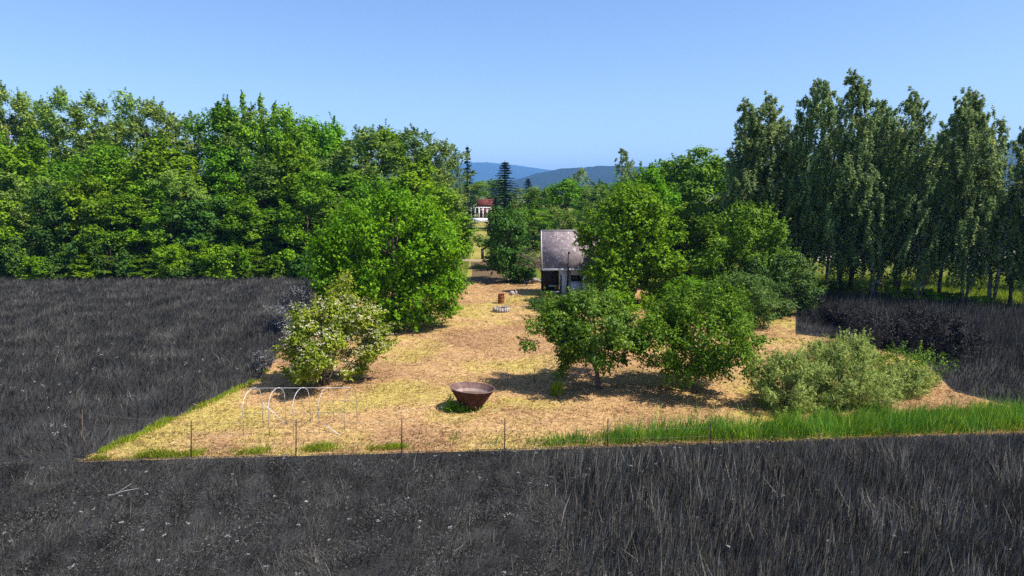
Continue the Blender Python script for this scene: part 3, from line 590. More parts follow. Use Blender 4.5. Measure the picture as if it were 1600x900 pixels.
# ---------------------------------------------------------------- grass
def blades(xy, h, wd, lean, rng, tint, z=0.0):
    n = len(xy); a = rng.uniform(0, 2 * pi, n); wv = np.stack([np.cos(a), np.sin(a), np.zeros(n)], 1) * (wd / 2)[:, None]
    la = 2.6 * vnoise(xy, 1.0, 77) + rng.normal(0, 0.9, n); lv = np.stack([np.cos(la), np.sin(la), np.zeros(n)], 1) * (lean * h)[:, None]
    b = np.stack([xy[:, 0], xy[:, 1], np.full(n, z)], 1); up = np.array([0, 0, 1.0])
    m = b + up * (h * 0.45)[:, None] + lv * 0.3; tp = b + up * (h * np.sqrt(np.clip(1 - lean ** 2 * 0.5, 0.2, 1)))[:, None] + lv
    v = np.stack([b, m + wv, tp, m - wv], 1).reshape(-1, 3)
    return v, [np.arange(4 * n).reshape(n, 4)], np.repeat(tint, 4)
def scatter(poly, n, rng, wt=None):
    poly = np.asarray(poly); lo, hi = poly.min(0), poly.max(0); out = np.zeros((0, 2))
    while len(out) < n:
        p = rng.uniform(lo, hi, (n * 2, 2)); p = p[inside(poly, p)]
        if wt is not None: p = p[rng.uniform(0, 1, len(p)) < wt(p)]
        out = np.concatenate([out, p])
    return out[:n]
def vnoise(p, s, seed):
    r = np.random.default_rng(seed); ph = r.uniform(0, 6.28, (6, 2)); fr = r.uniform(0.5, 1.6, (6, 2)) * r.choice([-1, 1], (6, 2)); v = 0
    for k in range(6): v = v + np.sin(p[:, 0] * fr[k, 0] / s + p[:, 1] * fr[k, 1] / s + ph[k, 0]) * np.cos((p[:, 1] * fr[k, 0] - p[:, 0] * fr[k, 1]) / s * 0.7 + ph[k, 1])
    return v / 3
def frontdist(p):
    """metres in front of the fence line"""
    d = (FR - FM) / np.linalg.norm(FR - FM); d1 = (FM - FL) / np.linalg.norm(FM - FL)
    nr = np.array([d[1], -d[0]]); nl = np.array([d1[1], -d1[0]])
    return np.where(p[:, 0] > FM[0], (p - FM) @ nr, (p - FM) @ nl)
rng = np.random.default_rng(101)
near_poly = [FL + [-12, 0.5], FL, FM, FR, FR + [4, 0.2], (24, 13), (-24, 13)]
isreed = lambda p: np.clip((p[:, 0] - (1.0 - (frontdist(p)) * 0.0)) / 2.5, 0, 1)
# short meadow grass
p = scatter(near_poly, 130000, rng, lambda p: (1 - 0.55 * np.clip((p[:, 0] - 2 + 1.5 * vnoise(p, 1.2, 31)) / 4, 0, 1)) * np.clip(0.75 + 0.8 * vnoise(p, 0.45, 18), 0.1, 1)); s = frontdist(p); nz = vnoise(p, 1.1, 1)
h = rng.gamma(6, 0.058, len(p)) * (1 + 0.25 * nz); h = np.minimum(h, 0.10 + 0.36 * np.maximum(s, 0)) * rng.uniform(0.8, 1.1, len(p))
v, f, ti = blades(p, h, rng.uniform(0.009, 0.022, len(p)), rng.uniform(0.15, 1.25, len(p)), rng, np.clip(0.38 + 0.12 * nz + 0.12 * vnoise(p, 0.35, 16) + rng.normal(0, 0.21, len(p)), 0, 1))
o = np_mesh("front_grass", v, f, M['greygrass'], None, tint=ti); tag(o, "charcoal grey rough grass filling the foreground", "grass", None, "stuff")
p = scatter(near_poly, 75000, rng, lambda p: (1 - 0.7 * np.clip((p[:, 0] - 2 + 1.5 * vnoise(p, 1.2, 31)) / 4, 0, 1)) * np.clip(0.5 + 0.9 * vnoise(p, 0.7, 23), 0.05, 1)); s = frontdist(p); n = len(p)
hz2 = np.minimum(rng.uniform(0.08, 0.46, n) * (1 + 0.3 * vnoise(p, 0.6, 24)), 0.08 + 0.34 * np.maximum(s, 0)); c = np.stack([p[:, 0], p[:, 1], hz2], 1)
v, q = leaf_quads(c, rng.normal(0, 0.45, (n, 3)) + [0, 0, 0.6], rng.uniform(0.04, 0.11, n), rng.uniform(0.015, 0.035, n), rng, 0.2)
o = np_mesh("meadow_herbs", v, [q], M['greygrass'], None, tint=np.repeat(np.clip(0.36 + 0.14 * vnoise(p, 0.7, 23) + rng.normal(0, 0.22, n), 0, 1), 4)); tag(o, "charcoal grey leafy herbs among the foreground grass", "herbs", None, "stuff")
# reeds on the right
p = scatter(near_poly, 48000, rng, lambda p: np.clip((p[:, 0] - 0.2 + 1.6 * vnoise(p, 1.1, 7)) / 5.5, 0, 1) ** 1.5); s = frontdist(p); nz = vnoise(p, 0.8, 2)
h = rng.uniform(0.6, 1.45, len(p)) * (1 + 0.18 * nz); h = np.minimum(h, 0.14 + 0.36 * np.maximum(s, 0)) * rng.uniform(0.85, 1.05, len(p))
v, f, ti = blades(p, h, rng.uniform(0.014, 0.045, len(p)), np.where(rng.uniform(0, 1, len(p)) < 0.18, rng.uniform(0.3, 0.8, len(p)), rng.uniform(0.02, 0.35, len(p))), rng, np.clip(0.56 + 0.14 * vnoise(p, 0.3, 21) + 0.1 * nz + rng.normal(0, 0.32, len(p)), 0, 1))
o = np_mesh("front_reeds", v, f, M['greygrass'], None, tint=ti); tag(o, "charcoal grey upright reeds in the right foreground", "reeds", None, "stuff")
# white umbels
k = 260; p = scatter(near_poly, k, rng); s = frontdist(p); p = p[s > 1.2]; hh = rng.uniform(0.45, 0.8, len(p)); per = 9
pz = np.stack([p[:, 0], p[:, 1], hh], 1); c = np.repeat(pz, per, 0) + rng.normal(0, 0.03, (len(p) * per, 3)) * [1, 1, 0.3]; v, q = leaf_quads(c, rng.normal(0, .3, c.shape) + [0, 0, 1], 0.045, 0.04, rng)
M['umbel'] = leaf_mat("grey_umbel", (0.16, 0.16, 0.165), (0.30, 0.30, 0.305), (0.5, 0.5, 0.5), var=0)
o = np_mesh("flower_heads", v, [q], M['umbel'], None, tint=rng.uniform(0, 1, len(v))); tag(o, "scattered pale flower heads in the foreground grass", "flowers", None, "stuff")
# left field
p = scatter([FL + [-16, 1]] + left_poly[1:], 150000, rng, lambda p: np.clip(45 / (p[:, 1] + 1), 0, 1) ** 1.3); nz = vnoise(p, 2.2, 3); dist = p[:, 1]
h = rng.gamma(7, 0.06, len(p)) * (1 + 0.2 * nz); v, f, ti = blades(p, h, rng.uniform(0.017, 0.034, len(p)) * (0.6 + dist / 60), rng.uniform(0.1, 0.9, len(p)), rng, np.clip(0.40 + 0.10 * vnoise(p, 0.8, 17) + 0.12 * nz + 0.0025 * (dist - 40) + rng.normal(0, 0.16, len(p)), 0, 1))
o = np_mesh("left_field_grass", v, f, M['greygrass'], None, tint=ti); tag(o, "charcoal grey tall grass of the left field", "grass", None, "stuff")
p = scatter(left_poly, 160, rng, lambda p: np.exp(-((p[:, 1] - 36) / 7) ** 2)); pz = np.stack([p[:, 0], p[:, 1], rng.uniform(.5, .9, len(p))], 1); c = np.repeat(pz, 8, 0) + rng.normal(0, .05, (len(p) * 8, 3)); v, q = leaf_quads(c, rng.normal(0, .3, c.shape) + [0, 0, 1], .06, .05, rng)
o = np_mesh("field_flowers", v, [q], M['umbel'], None, tint=rng.uniform(0, 1, len(v))); tag(o, "scattered pale flower heads in the left field", "flowers", None, "stuff")
# right field
p = scatter(right_poly, 60000, rng); nz = vnoise(p, 1.8, 4); h = rng.gamma(7, 0.08, len(p)) * (1 + 0.3 * nz) * np.clip(0.35 + (p[:, 0] - 20) / 12, 0.5, 1.3)
v, f, ti = blades(p, h, rng.uniform(0.02, 0.045, len(p)), rng.uniform(0.1, 0.5, len(p)), rng, np.clip(0.36 + 0.16 * nz + rng.normal(0, 0.16, len(p)), 0, 1))
o = np_mesh("right_field_grass", v, f, M['greygrass'], None, tint=ti); tag(o, "charcoal grey tall grass of the right field", "grass", None, "stuff")
# green reeds behind the fence line
p = scatter([FM + [-1.5, -0.04], FR, FR + [9, 0.3], FR + [9, 4.5], FR + [0, 3.0], FM + [6, 2.0], FM + [-1.0, 0.9]], 26000, rng, lambda p: np.clip(0.9 + 0.6 * vnoise(p, 0.6, 8), 0.08, 1) * np.clip((p[:, 0] - FM[0] + 1.8) / 2.5, 0.15, 1)); p = p[frontdist(p) < -0.03]
h = (0.25 + rng.gamma(3, 0.13, len(p))) * (1 + 0.35 * vnoise(p, 0.4, 9)) * np.clip(0.55 + (p[:, 0] - FM[0]) / 8, 0.5, 1.05) * np.clip(1.05 + frontdist(p) * 0.12, 0.5, 1)
v, f, ti = blades(p, h, rng.uniform(0.014, 0.032, len(p)), rng.uniform(0.05, 0.6, len(p)), rng, np.clip(rng.normal(0.48, 0.28, len(p)), 0, 1))
o = np_mesh("green_reeds", v, f, M['reedgreen'], None, tint=ti); tag(o, "strip of fresh green reeds along the plot's front right edge", "reeds", None, "stuff")
# lime grass along the front left fence and the left edge
p = scatter([FL + [0.1, 0.02], FM + [-5, 0.02], FM + [-5, 0.5], FL + [3, 1.0]], 5500, rng, lambda p: np.clip(0.3 + 1.0 * vnoise(p, 0.9, 10), 0.02, 1)); p = p[frontdist(p) < -0.02]
e0, e1 = G(262, 658), G(405, 592); u = rng.uniform(0, 1, 5000)[:, None]; pe = np.concatenate([FL + (e0 - FL) * u[:2000], e0 + (e1 - e0) * u[2000:4000], e1 + (G(440, 545) - e1) * u[4000:]]) + np.stack([rng.exponential(0.14, 5000) + 0.03, -rng.exponential(0.1, 5000)], 1); p = np.concatenate([p, pe[vnoise(pe, 0.7, 12) > -0.05]])
v, f, ti = blades(p, rng.uniform(0.06, 0.26, len(p)) * np.clip(1 + vnoise(p, 0.6, 13), 0.4, 1.7), rng.uniform(0.012, 0.028, len(p)), rng.uniform(0.1, 0.7, len(p)), rng, np.clip(rng.normal(0.45, 0.25, len(p)), 0, 1))
o = np_mesh("edge_grass", v, f, M['limegrass'], None, tint=ti); tag(o, "yellow-green grass tufts along the mown plot's edges", "grass", None, "stuff")
# green undergrowth beneath the birches
p = scatter([G(1243, 460), G(1420, 473), G(1600, 486), G(1600, 486) + [14, 0], G(1600, 440) + [14, 0], G(1250, 432)], 30000, rng); h = rng.uniform(0.2, 0.7, len(p)); v, f, ti = blades(p, h, rng.uniform(0.03, 0.07, len(p)), rng.uniform(0.1, 0.6, len(p)), rng, np.clip(rng.normal(0.45, 0.22, len(p)), 0, 1))
o = np_mesh("birch_grass", v, f, M['limegrass'], None, tint=ti); tag(o, "yellow-green long grass beneath the birches", "grass", None, "stuff")
# cut hay: straws lying on the plot and short stubble
p = scatter(lawn_poly, 95000, rng, lambda p: np.clip(26 / p[:, 1], 0, 1) ** 1.6); n = len(p); nz = vnoise(p, 0.9, 14); a = rng.uniform(0, 2 * pi, n); ln = rng.uniform(0.06, 0.26, n) * (0.7 + p[:, 1] / 60); wd = rng.uniform(0.006, 0.016, n) * (0.6 + p[:, 1] / 40)
t_ = np.stack([np.cos(a), np.sin(a), rng.normal(0, 0.22, n)], 1) * (ln / 2)[:, None]; b_ = np.stack([-np.sin(a), np.cos(a), rng.normal(0, 0.5, n)], 1) * (wd / 2)[:, None]; c = np.stack([p[:, 0], p[:, 1], 0.02 + rng.exponential(0.025, n) * (1 + np.clip(nz, 0, 1))], 1)
v = np.stack([c - t_ - b_, c + t_ - b_, c + t_ + b_, c - t_ + b_], 1).reshape(-1, 3); v[:, 2] = np.maximum(v[:, 2], 0.012)
o = np_mesh("cut_hay", v, [np.arange(4 * n).reshape(n, 4)], M['straw'], None, tint=np.repeat(np.clip(0.45 + 0.13 * nz + 0.12 * vnoise(p, 3.5, 15) + rng.normal(0, 0.24, n), 0, 1), 4)); tag(o, "dry straw lying over the mown plot", "hay", None, "stuff")
p = scatter(lawn_poly, 26000, rng, lambda p: np.clip(28 / p[:, 1], 0, 1) ** 1.4 * np.clip(0.4 + 0.9 * vnoise(p, 1.3, 19), 0.05, 1)); v, f, ti = blades(p, rng.uniform(0.04, 0.13, len(p)), rng.uniform(0.02, 0.05, len(p)), rng.uniform(0.3, 1.2, len(p)), rng, np.clip(rng.normal(0.3, 0.25, len(p)), 0, 1))
M['stubble'] = leaf_mat("stubble", (0.06, 0.035, 0.012), (0.15, 0.105, 0.03), (0.26, 0.21, 0.06), trans=0.2, var=0)
o = np_mesh("stubble", v, f, M['stubble'], None, tint=ti); tag(o, "brownish stubble tufts left standing in the mown straw", "stubble", None, "stuff")
# weeds and clumps on the plot
def clump(name, label, cat, px, py, n, h, r, mat, seed, wd=0.02, lean=0.6):
    rng = np.random.default_rng(seed); g = G(px, py); a = rng.uniform(0, 2 * pi, n); rr = r * np.sqrt(rng.uniform(0, 1, n)); xy = np.stack([np.cos(a) * rr, np.sin(a) * rr], 1)
    v, f, ti = blades(xy, h * rng.uniform(0.5, 1.1, n), rng.uniform(0.6, 1.3, n) * wd, rng.uniform(0.1, lean, n), rng, np.clip(rng.normal(0.45, 0.22, n), 0, 1))
    return tag(np_mesh(name, v, f, M[mat], None, tint=ti, loc=(g[0], g[1], 0)), label, cat, None, 'stuff')
clump("grass_clump", "yellow-green grass clump under the apple tree's hanging branch", "grass clump", 868, 618, 520, 0.75, 0.28, 'limegrass', 111, 0.02, 0.5)
clump("grass_clump", "tiny green tuft on the open straw left of the rusty cone", "grass clump", 590, 633, 60, 0.12, 0.5, 'limegrass', 112)
clump("grass_clump", "thin green weed before the fence, left of the fourth post", "grass clump", 772, 697, 25, 0.55, 0.25, 'reedgreen', 113)
clump("grass_clump", "dark thin weed below the rusty cone", "grass clump", 710, 690, 25, 0.6, 0.25, 'limegrass', 114)
rng = np.random.default_rng(115); g = G(716, 640); wd_ = thing("leafy_weed", "green leafy weeds growing against the rusty cone", "weeds", (g[0] - 0.05, g[1] - 0.25, 0))
c = np.concatenate([rng.normal(0, 1, (350, 3)) * [0.09, 0.09, 0.22] + [-0.28, 0, 0.42], rng.normal(0, 1, (900, 3)) * [0.36, 0.16, 0.10] + [0.12, 0, 0.16]]); c[:, 2] = np.abs(c[:, 2]); v, q = leaf_quads(c, rng.normal(0, .6, c.shape) + [0, 0, .5], 0.085, 0.05, rng)
np_mesh("foliage", v, [q], M['young'], wd_, tint=np.repeat(np.clip(rng.normal(.5, .2, len(c)), 0, 1), 4)); mb = MB(); mb.tube([(-0.28, 0, 0), (-0.27, 0, 0.4), (-0.3, 0, 0.8)], [0.012, 0.01, 0.005], 5); mb.build("stem", M['bark'], wd_)

# ---------------------------------------------------------------- rusty cone tank
def rust_mat(name, lo, mid, hi, band=None):
    m, t, o = new_mat(name); vec = mapping(t, (1, 1, 1)); r = ramp(t, [(0.3, lo), (0.5, mid), (0.72, hi)], noise(t, 3.2, 8, 0.65, mapping(t, (1.6, 1.6, 0.7)), 0.4).outputs["Fac"]); col = r.outputs[0]
    if band:
        col = mixc(t, col, band, ramp(t, [(0.45, (0, 0, 0)), (0.65, (1, 1, 1))], noise(t, 5, 6, 0.7, vec).outputs["Fac"]).outputs[0])
    p = N(t, "ShaderNodeBsdfPrincipled"); p.inputs["Roughness"].default_value = 0.8; p.inputs["Specular IOR Level"].default_value = 0.25; t.links.new(col, p.inputs["Base Color"])
    b = N(t, "ShaderNodeBump"); b.inputs["Strength"].default_value = 0.35; b.inputs["Distance"].default_value = 0.01; t.links.new(noise(t, 24, 6, 0.7, vec).outputs["Fac"], b.inputs["Height"]); t.links.new(b.outputs[0], p.inputs["Normal"])
    t.links.new(p.outputs[0], o.inputs[0]); return m
M['rust'] = rust_mat("rust", (0.018, 0.008, 0.006), (0.055, 0.020, 0.011), (0.12, 0.042, 0.022))
M['rust_in'] = rust_mat("rust_inside", (0.085, 0.045, 0.036), (0.15, 0.088, 0.075), (0.23, 0.15, 0.13))
M['rust_ring'] = rust_mat("mineral_ring", (0.22, 0.16, 0.14), (0.30, 0.225, 0.195), (0.38, 0.30, 0.27))
M['rust_red'] = rust_mat("rust_barrel", (0.09, 0.026, 0.014), (0.20, 0.055, 0.025), (0.30, 0.095, 0.045))
M['silt'] = simple_mat("brown_water", [(0.3, (0.075, 0.05, 0.028)), (0.7, (0.13, 0.088, 0.05))], 1.5, rough=0.25, spec=0.4, bump=0.05)
g = G(735, 643); tk = thing("cone_tank", "large rusty cone-shaped basin standing on the straw", "basin", (g[0], g[1] + 0.42, -0.05)); tk.rotation_euler = (R(-2), R(4), 0)
RT, RB, HT = 1.04, 0.38, 1.06
mb = MB(); mb.lathe([(0.0, 0), (RB, 0), (RB + 0.02, 0.03), (RT - 0.01, HT - 0.05), (RT, HT)], 40); mb.build("shell", M['rust'], tk, smooth=True)
mb = MB(); mb.lathe([(RT, HT), (RT + 0.018, HT + 0.008), (RT + 0.018, HT - 0.03), (RT - 0.005, HT - 0.035)], 40); mb.lathe([(RT, HT), (RT - 0.03, HT + 0.004), (RT - 0.035, HT - 0.03)], 40); mb.build("rim", M['rust_in'], tk, smooth=True)
zr = HT - 0.25; ri = lambda z: RB + (RT - RB) * (z / HT) - 0.03
mb = MB(); mb.lathe([(ri(zr), zr), (ri(HT - 0.03), HT - 0.03)], 40); mb.build("inner_wall", M['rust_in'], tk, smooth=True)
mb = MB(); mb.lathe([(ri(zr - 0.14), zr - 0.14), (ri(zr), zr - 0.001)], 40); mb.build("water_mark", M['rust_ring'], tk, smooth=True)
mb = MB(); zw = zr - 0.12; mb.lathe([(0.001, zw), (0.4, zw + 0.004), (ri(zw) + 0.004, zw)], 40); mb.build("water", M['silt'], tk, smooth=True)

# rusty barrel
g = G(783, 475); ba = thing("barrel", "upright rusty red oil barrel behind the fire ring", "barrel", (g[0], g[1] + 0.3, 0)); mb = MB()
prof = [(0.0, 0.0), (0.29, 0.0), (0.30, 0.02)]
for z in (0.30, 0.60): prof += [(0.285, z - 0.03), (0.303, z), (0.285, z + 0.03)]
prof += [(0.285, 0.84), (0.302, 0.86), (0.302, 0.885), (0.28, 0.885), (0.275, 0.80), (0.0, 0.79)]
mb.lathe(prof, 28); mb.build("drum", M['rust_red'], ba, smooth=False)
mb = MB(); mb.tube([(0.302 * cos(a), 0.302 * sin(a), 0.88) for a in np.linspace(0, 2 * pi, 29)], 0.013, 5); mb.build("rim", M['rust'], ba)

# fire ring of upright stones
M['stone'] = simple_mat("pale_stone", [(0.3, (0.22, 0.19, 0.175)), (0.7, (0.46, 0.41, 0.39))], 5, bump=0.6)
M['stone_dark'] = simple_mat("grey_stone", [(0.3, (0.14, 0.13, 0.13)), (0.7, (0.26, 0.25, 0.24))], 5, bump=0.6)
M['ash'] = simple_mat("ash", [(0.3, (0.08, 0.07, 0.06)), (0.7, (0.26, 0.22, 0.18))], 6, bump=0.8)
rng = np.random.default_rng(121); g = G(783, 489); fr = thing("fire_pit", "ring of upright pale stones round old ashes and twigs", "fire pit", (g[0], g[1] + 0.62, 0))
for k in range(18):
    a = k / 18 * 2 * pi; mb = MB(); mb.box((0.64 * cos(a), 0.64 * sin(a), 0.19), (0.09, 0.17, 0.42 + rng.uniform(-0.06, 0.06)), rz=a, ry=rng.normal(0, 0.05), taper=0.88, jit=0.012, rng=rng)
    mb.build("stone", M['stone'] if sin(a - 0.9) < 0.3 or k % 3 else M['stone_dark'], fr)
mb = MB(); mb.lathe([(0.001, 0.24), (0.3, 0.2), (0.585, 0.10)], 20); mb.build("ashes", M['ash'], fr, smooth=True)
for k in range(7):
    mb = MB(); a = rng.uniform(0, 6.28); e = np.array([cos(a) * rng.uniform(0.8, 1.3), sin(a) * 0.5, rng.uniform(0.42, 0.6)]); mb.tube(wiggle(rng, -e * [0.3, 0.3, 0] + [0, 0, 0.28], e, 5, 0.04), np.linspace(0.025, 0.01, 5), 5); mb.build("stick", M['dead_wood'], fr)

# rocks near the barrel and the rubble heap by the bare tree
def rock(mb, c, s, rng):
    n, m = 8, 5; v = []
    for i in range(m + 1):
        th = pi * i / m
        for j in range(n): v.append(np.array([sin(th) * cos(2 * pi * j / n), sin(th) * sin(2 * pi * j / n), cos(th)]) * rng.uniform(0.8, 1.15))
    v = np.array(v) * np.array(s) + np.array(c); mb.add(v, [(i * n + j, i * n + (j + 1) % n, (i + 1) * n + (j + 1) % n, (i + 1) * n + j) for i in range(m) for j in range(n)])
g = G(800, 461); mb = MB(); rock(mb, (0, 0, 0.18), (0.30, 0.24, 0.24), rng); o = mb.build("boulder", M['stone'], loc=(g[0], g[1], 0)); tag(o, "pale boulder lying right behind the rusty barrel", "rock")
g = G(806, 460); mb = MB(); rock(mb, (0, 0, 0.16), (0.16, 0.15, 0.24), rng); o = mb.build("boulder", M['stone'], loc=(g[0], g[1], 0)); tag(o, "small pale stone leaning right of the boulder behind the barrel", "rock")
g = G(812, 463); mb = MB(); mb.box((0, 0, 0.04), (1.0, 0.2, 0.05), rz=-0.15); o = mb.build("plank", M['dead_wood'], loc=(g[0], g[1], 0)); tag(o, "weathered plank lying on the grass right of the boulder", "plank")
for (px, py, w_, n, lb) in [(832, 443, 1.1, 16, "heap of pale rubble stones at the foot of the bare tree"), (853, 441, 0.9, 14, "shaded grey rubble heap between bare tree and shed")]:
    g = G(px, py); hp = thing("rubble_heap", lb, "rubble", (g[0], g[1], 0))
    for k in range(n):
        mb = MB(); x = rng.normal(0, 0.45) * w_; s = rng.uniform(0.12, 0.26); rock(mb, (x, rng.normal(0, 0.25), s * 0.8 + max(0, 0.35 - abs(x) * 0.35) * rng.uniform(0, 1.4)), (s * 1.3, s, s * 0.8), rng); mb.build("stone", M['stone'] if k % 2 else M['stone_dark'], hp)

# ---------------------------------------------------------------- shed
M['plaster'] = simple_mat("grey_plaster", [(0.3, (0.56, 0.55, 0.58)), (0.7, (0.72, 0.70, 0.72))], 1.2, bump=0.3)
M['whitewood'] = simple_mat("white_board", [(0.3, (0.55, 0.54, 0.54)), (0.7, (0.78, 0.77, 0.77))], 4, bump=0.15)
M['darkwood'] = simple_mat("dark_wood", [(0.3, (0.035, 0.022, 0.015)), (0.7, (0.08, 0.05, 0.032))], 5, bump=0.5, stretch=(1, 1, 4))
M['blackmetal'] = simple_mat("black_pipe", [(0.3, (0.015, 0.015, 0.018)), (0.7, (0.035, 0.033, 0.033))], 5, rough=0.5, spec=0.4, bump=0.1)
m, t, o = new_mat("roof_felt"); vec = mapping(t, (1, 1, 1)); base = ramp(t, [(0.3, (0.16, 0.125, 0.13)), (0.7, (0.27, 0.21, 0.215))], noise(t, 1.5, 6, 0.65, vec).outputs["Fac"]).outputs[0]
spots = ramp(t, [(0.55, (0, 0, 0)), (0.61, (1, 1, 1))], noise(t, 3.0, 7, 0.75, vec, 0.8).outputs["Fac"]).outputs[0]; col = mixc(t, base, (0.46, 0.42, 0.41), spots)
p = N(t, "ShaderNodeBsdfPrincipled"); p.inputs["Roughness"].default_value = 0.85; t.links.new(col, p.inputs["Base Color"]); b = N(t, "ShaderNodeBump"); b.inputs["Strength"].default_value = 0.4; b.inputs["Distance"].default_value = 0.03; t.links.new(noise(t, 8, 6, 0.7, vec).outputs["Fac"], b.inputs["Height"]); t.links.new(b.outputs[0], p.inputs["Normal"]); t.links.new(p.outputs[0], o.inputs[0]); M['roof'] = m
m, t, o = new_mat("dark_glass"); p = N(t, "ShaderNodeBsdfPrincipled"); p.inputs["Base Color"].default_value = (0.02, 0.018, 0.015, 1); p.inputs["Roughness"].default_value = 0.12; t.links.new(p.outputs[0], o.inputs[0]); M['glass'] = m
YE = 66.0; ze = ZT(421, YE); YRi = YE + 2.3; zr_ = ZT(361, YRi); xl = XT(848, YE, ze); xr = xl + 5.6
sh = thing("shed", "small grey plastered shed with steep patchy roof behind the apple tree", "shed", (xl, YE, 0))
run, rise = YRi - YE, zr_ - ze; sl = math.hypot(run, rise); ang = atan2(rise, run)
def roof_side(sign):
    mb = MB(); W_ = xr - xl
    c = sl / 2; ctr = np.array([W_ / 2, cos(ang) * c - sin(ang) * 0.03, ze + sin(ang) * c + cos(ang) * 0.03])
    if sign < 0: ctr[1] = 2 * run - ctr[1]
    mb.box(ctr, (W_, sl + 0.05, 0.06), rx=ang * sign)
    return mb
roof_side(1).build("roof", M['roof'], sh); roof_side(-1).build("roof", M['roof'], sh)
W_ = xr - xl
mb = MB(); mb.box((W_ / 2, run, ze + rise + 0.075), (W_ + 0.06, 0.22, 0.05)); mb.build("ridge_cap", M['whitewood'], sh)
mb = MB(); mb.box((W_ / 2, -0.05, ze - 0.02), (W_ + 0.02, 0.045, 0.19)); mb.build("eaves_board", M['whitewood'], sh)
for sgn in (1, -1):
    mb = MB(); mid = sl / 2; cy, cz = cos(ang) * mid, sin(ang) * mid; yy = cy if sgn > 0 else 2 * run - cy; mb.box((-0.06, yy, ze + cz - 0.02), (0.05, sl + 0.1, 0.2), rx=ang * sgn); mb.build("barge_board", M['whitewood'], sh)
wx0 = XT(878, YE + 0.4, 1.2) - xl; wx1 = W_ - 0.25; wy0, wy1 = 0.42, 2 * run - 0.4; hz_ = ze + 0.55
wx_a, wx_b = XT(892, YE + .4, 1.9) - xl, XT(911, YE + .4, 1.9) - xl; wz1, wz0 = ZT(430, YE + .4), ZT(440, YE + .4)
mb = MB()
def wbox(x0, x1, z0, z1, y0, y1): mb.box(((x0 + x1) / 2, (y0 + y1) / 2, (z0 + z1) / 2), (x1 - x0, y1 - y0, z1 - z0))
wbox(wx0, wx_a, 0, hz_, wy0, wy0 + .2); wbox(wx_b, wx1, 0, hz_, wy0, wy0 + .2); wbox(wx_a, wx_b, 0, wz0, wy0, wy0 + .2); wbox(wx_a, wx_b, wz1, hz_, wy0, wy0 + .2)
wbox(wx0, wx0 + .2, 0, hz_, wy0 + .2, wy1); wbox(wx1 - .2, wx1, 0, hz_, wy0 + .2, wy1); wbox(wx0 + .2, wx1 - .2, 0, hz_, wy1 - .2, wy1)
mb.build("wall", M['plaster'], sh)
fw = MB()
for a in ((wx_a, wx_a + .06, wz0, wz1), (wx_b - .06, wx_b, wz0, wz1), (wx_a + .06, wx_b - .06, wz0, wz0 + .06), (wx_a + .06, wx_b - .06, wz1 - .06, wz1)): fw.box(((a[0] + a[1]) / 2, wy0 + .06, (a[2] + a[3]) / 2), (a[1] - a[0], .06, a[3] - a[2]))
wf = fw.build("window", M['darkwood'], sh); mb = MB(); mb.box(((wx_a + wx_b) / 2, wy0 + .07, (wz0 + wz1) / 2), (wx_b - wx_a - .12, .02, wz1 - wz0 - .12)); mb.build("pane", M['glass'], wf)
mb = MB(); mb.box(((wx_a + wx_b) / 2, wy0 - .03, wz0 - .03), (wx_b - wx_a + .1, .1, .04)); mb.build("sill", M['plaster'], wf)
# gables of dark boards, porch back and post
for gx in (wx0 + .1, wx1 - .1):
    v = np.array([(gx - .06, .75, hz_), (gx - .06, 2 * run - .75, hz_), (gx - .06, run, ze + rise - .2), (gx + .06, .75, hz_), (gx + .06, 2 * run - .75, hz_), (gx + .06, run, ze + rise - .2)]); mb = MB(); mb.add(v, [(0, 1, 4, 3), (1, 2, 5, 4), (2, 0, 3, 5)], [(0, 2, 1), (3, 4, 5)]); mb.build("gable", M['darkwood'], sh)
mb = MB(); mb.box((wx0 / 2 - .02, wy1 - .3, ze * .5), (wx0 - .06, .08, ze)); mb.build("porch_back", M['darkwood'], sh)
for y in (.3, 2 * run - .8): mb = MB(); mb.box((.14, y, (ze + .3) / 2), (.12, .12, ze + .3)); mb.build("porch_post", M['darkwood'], sh)
mb = MB(); mb.box((wx0 - .05, wy0 + .6, 1.0), (.06, .85, 2.0)); mb.build("door", M['darkwood'], sh)
pp = P(889, 395, YE - .15); pb = P(886, 452, YE - .15); mb = MB(); a_ = np.array([pb[0] - xl, -.16, 0.1]); b_ = np.array([pp[0] - xl, -.16, pp[2]]); mb.tube([a_, (a_ + b_) / 2, b_], .085, 10); mb.tube([b_ - [0, 0, .05], b_ + [0, 0, .1]], .12, 10); mb.build("stovepipe", M['blackmetal'], sh, smooth=True)
# pale table and bench in front of the porch
M['palewood'] = simple_mat("pale_board", [(0.3, (0.42, 0.40, 0.40)), (0.7, (0.6, 0.58, 0.57))], 3, bump=0.2)
for px, py, hh, lb in ((864, 452, .62, "pale garden table with board top in the porch shade of the shed"), (868, 458, .42, "low pale bench in front of the garden table by the shed")):
    g = G(px, py + 4); tb = thing("garden_table" if hh > .5 else "garden_bench", lb, "table" if hh > .5 else "bench", (g[0], g[1], 0)); 
    for k in range(3): mb = MB(); mb.box((0, (k - 1) * .2 * hh / .5, hh), (.85, .19 * hh / .5, .05)); mb.build("board", M['palewood'], tb)
    for sx in (-.34, .34):
        for sy in (-.2, .2): mb = MB(); mb.box((sx, sy * hh / .5, hh / 2 - .03), (.07, .07, hh - .05)); mb.build("leg", M['darkwood'], tb)

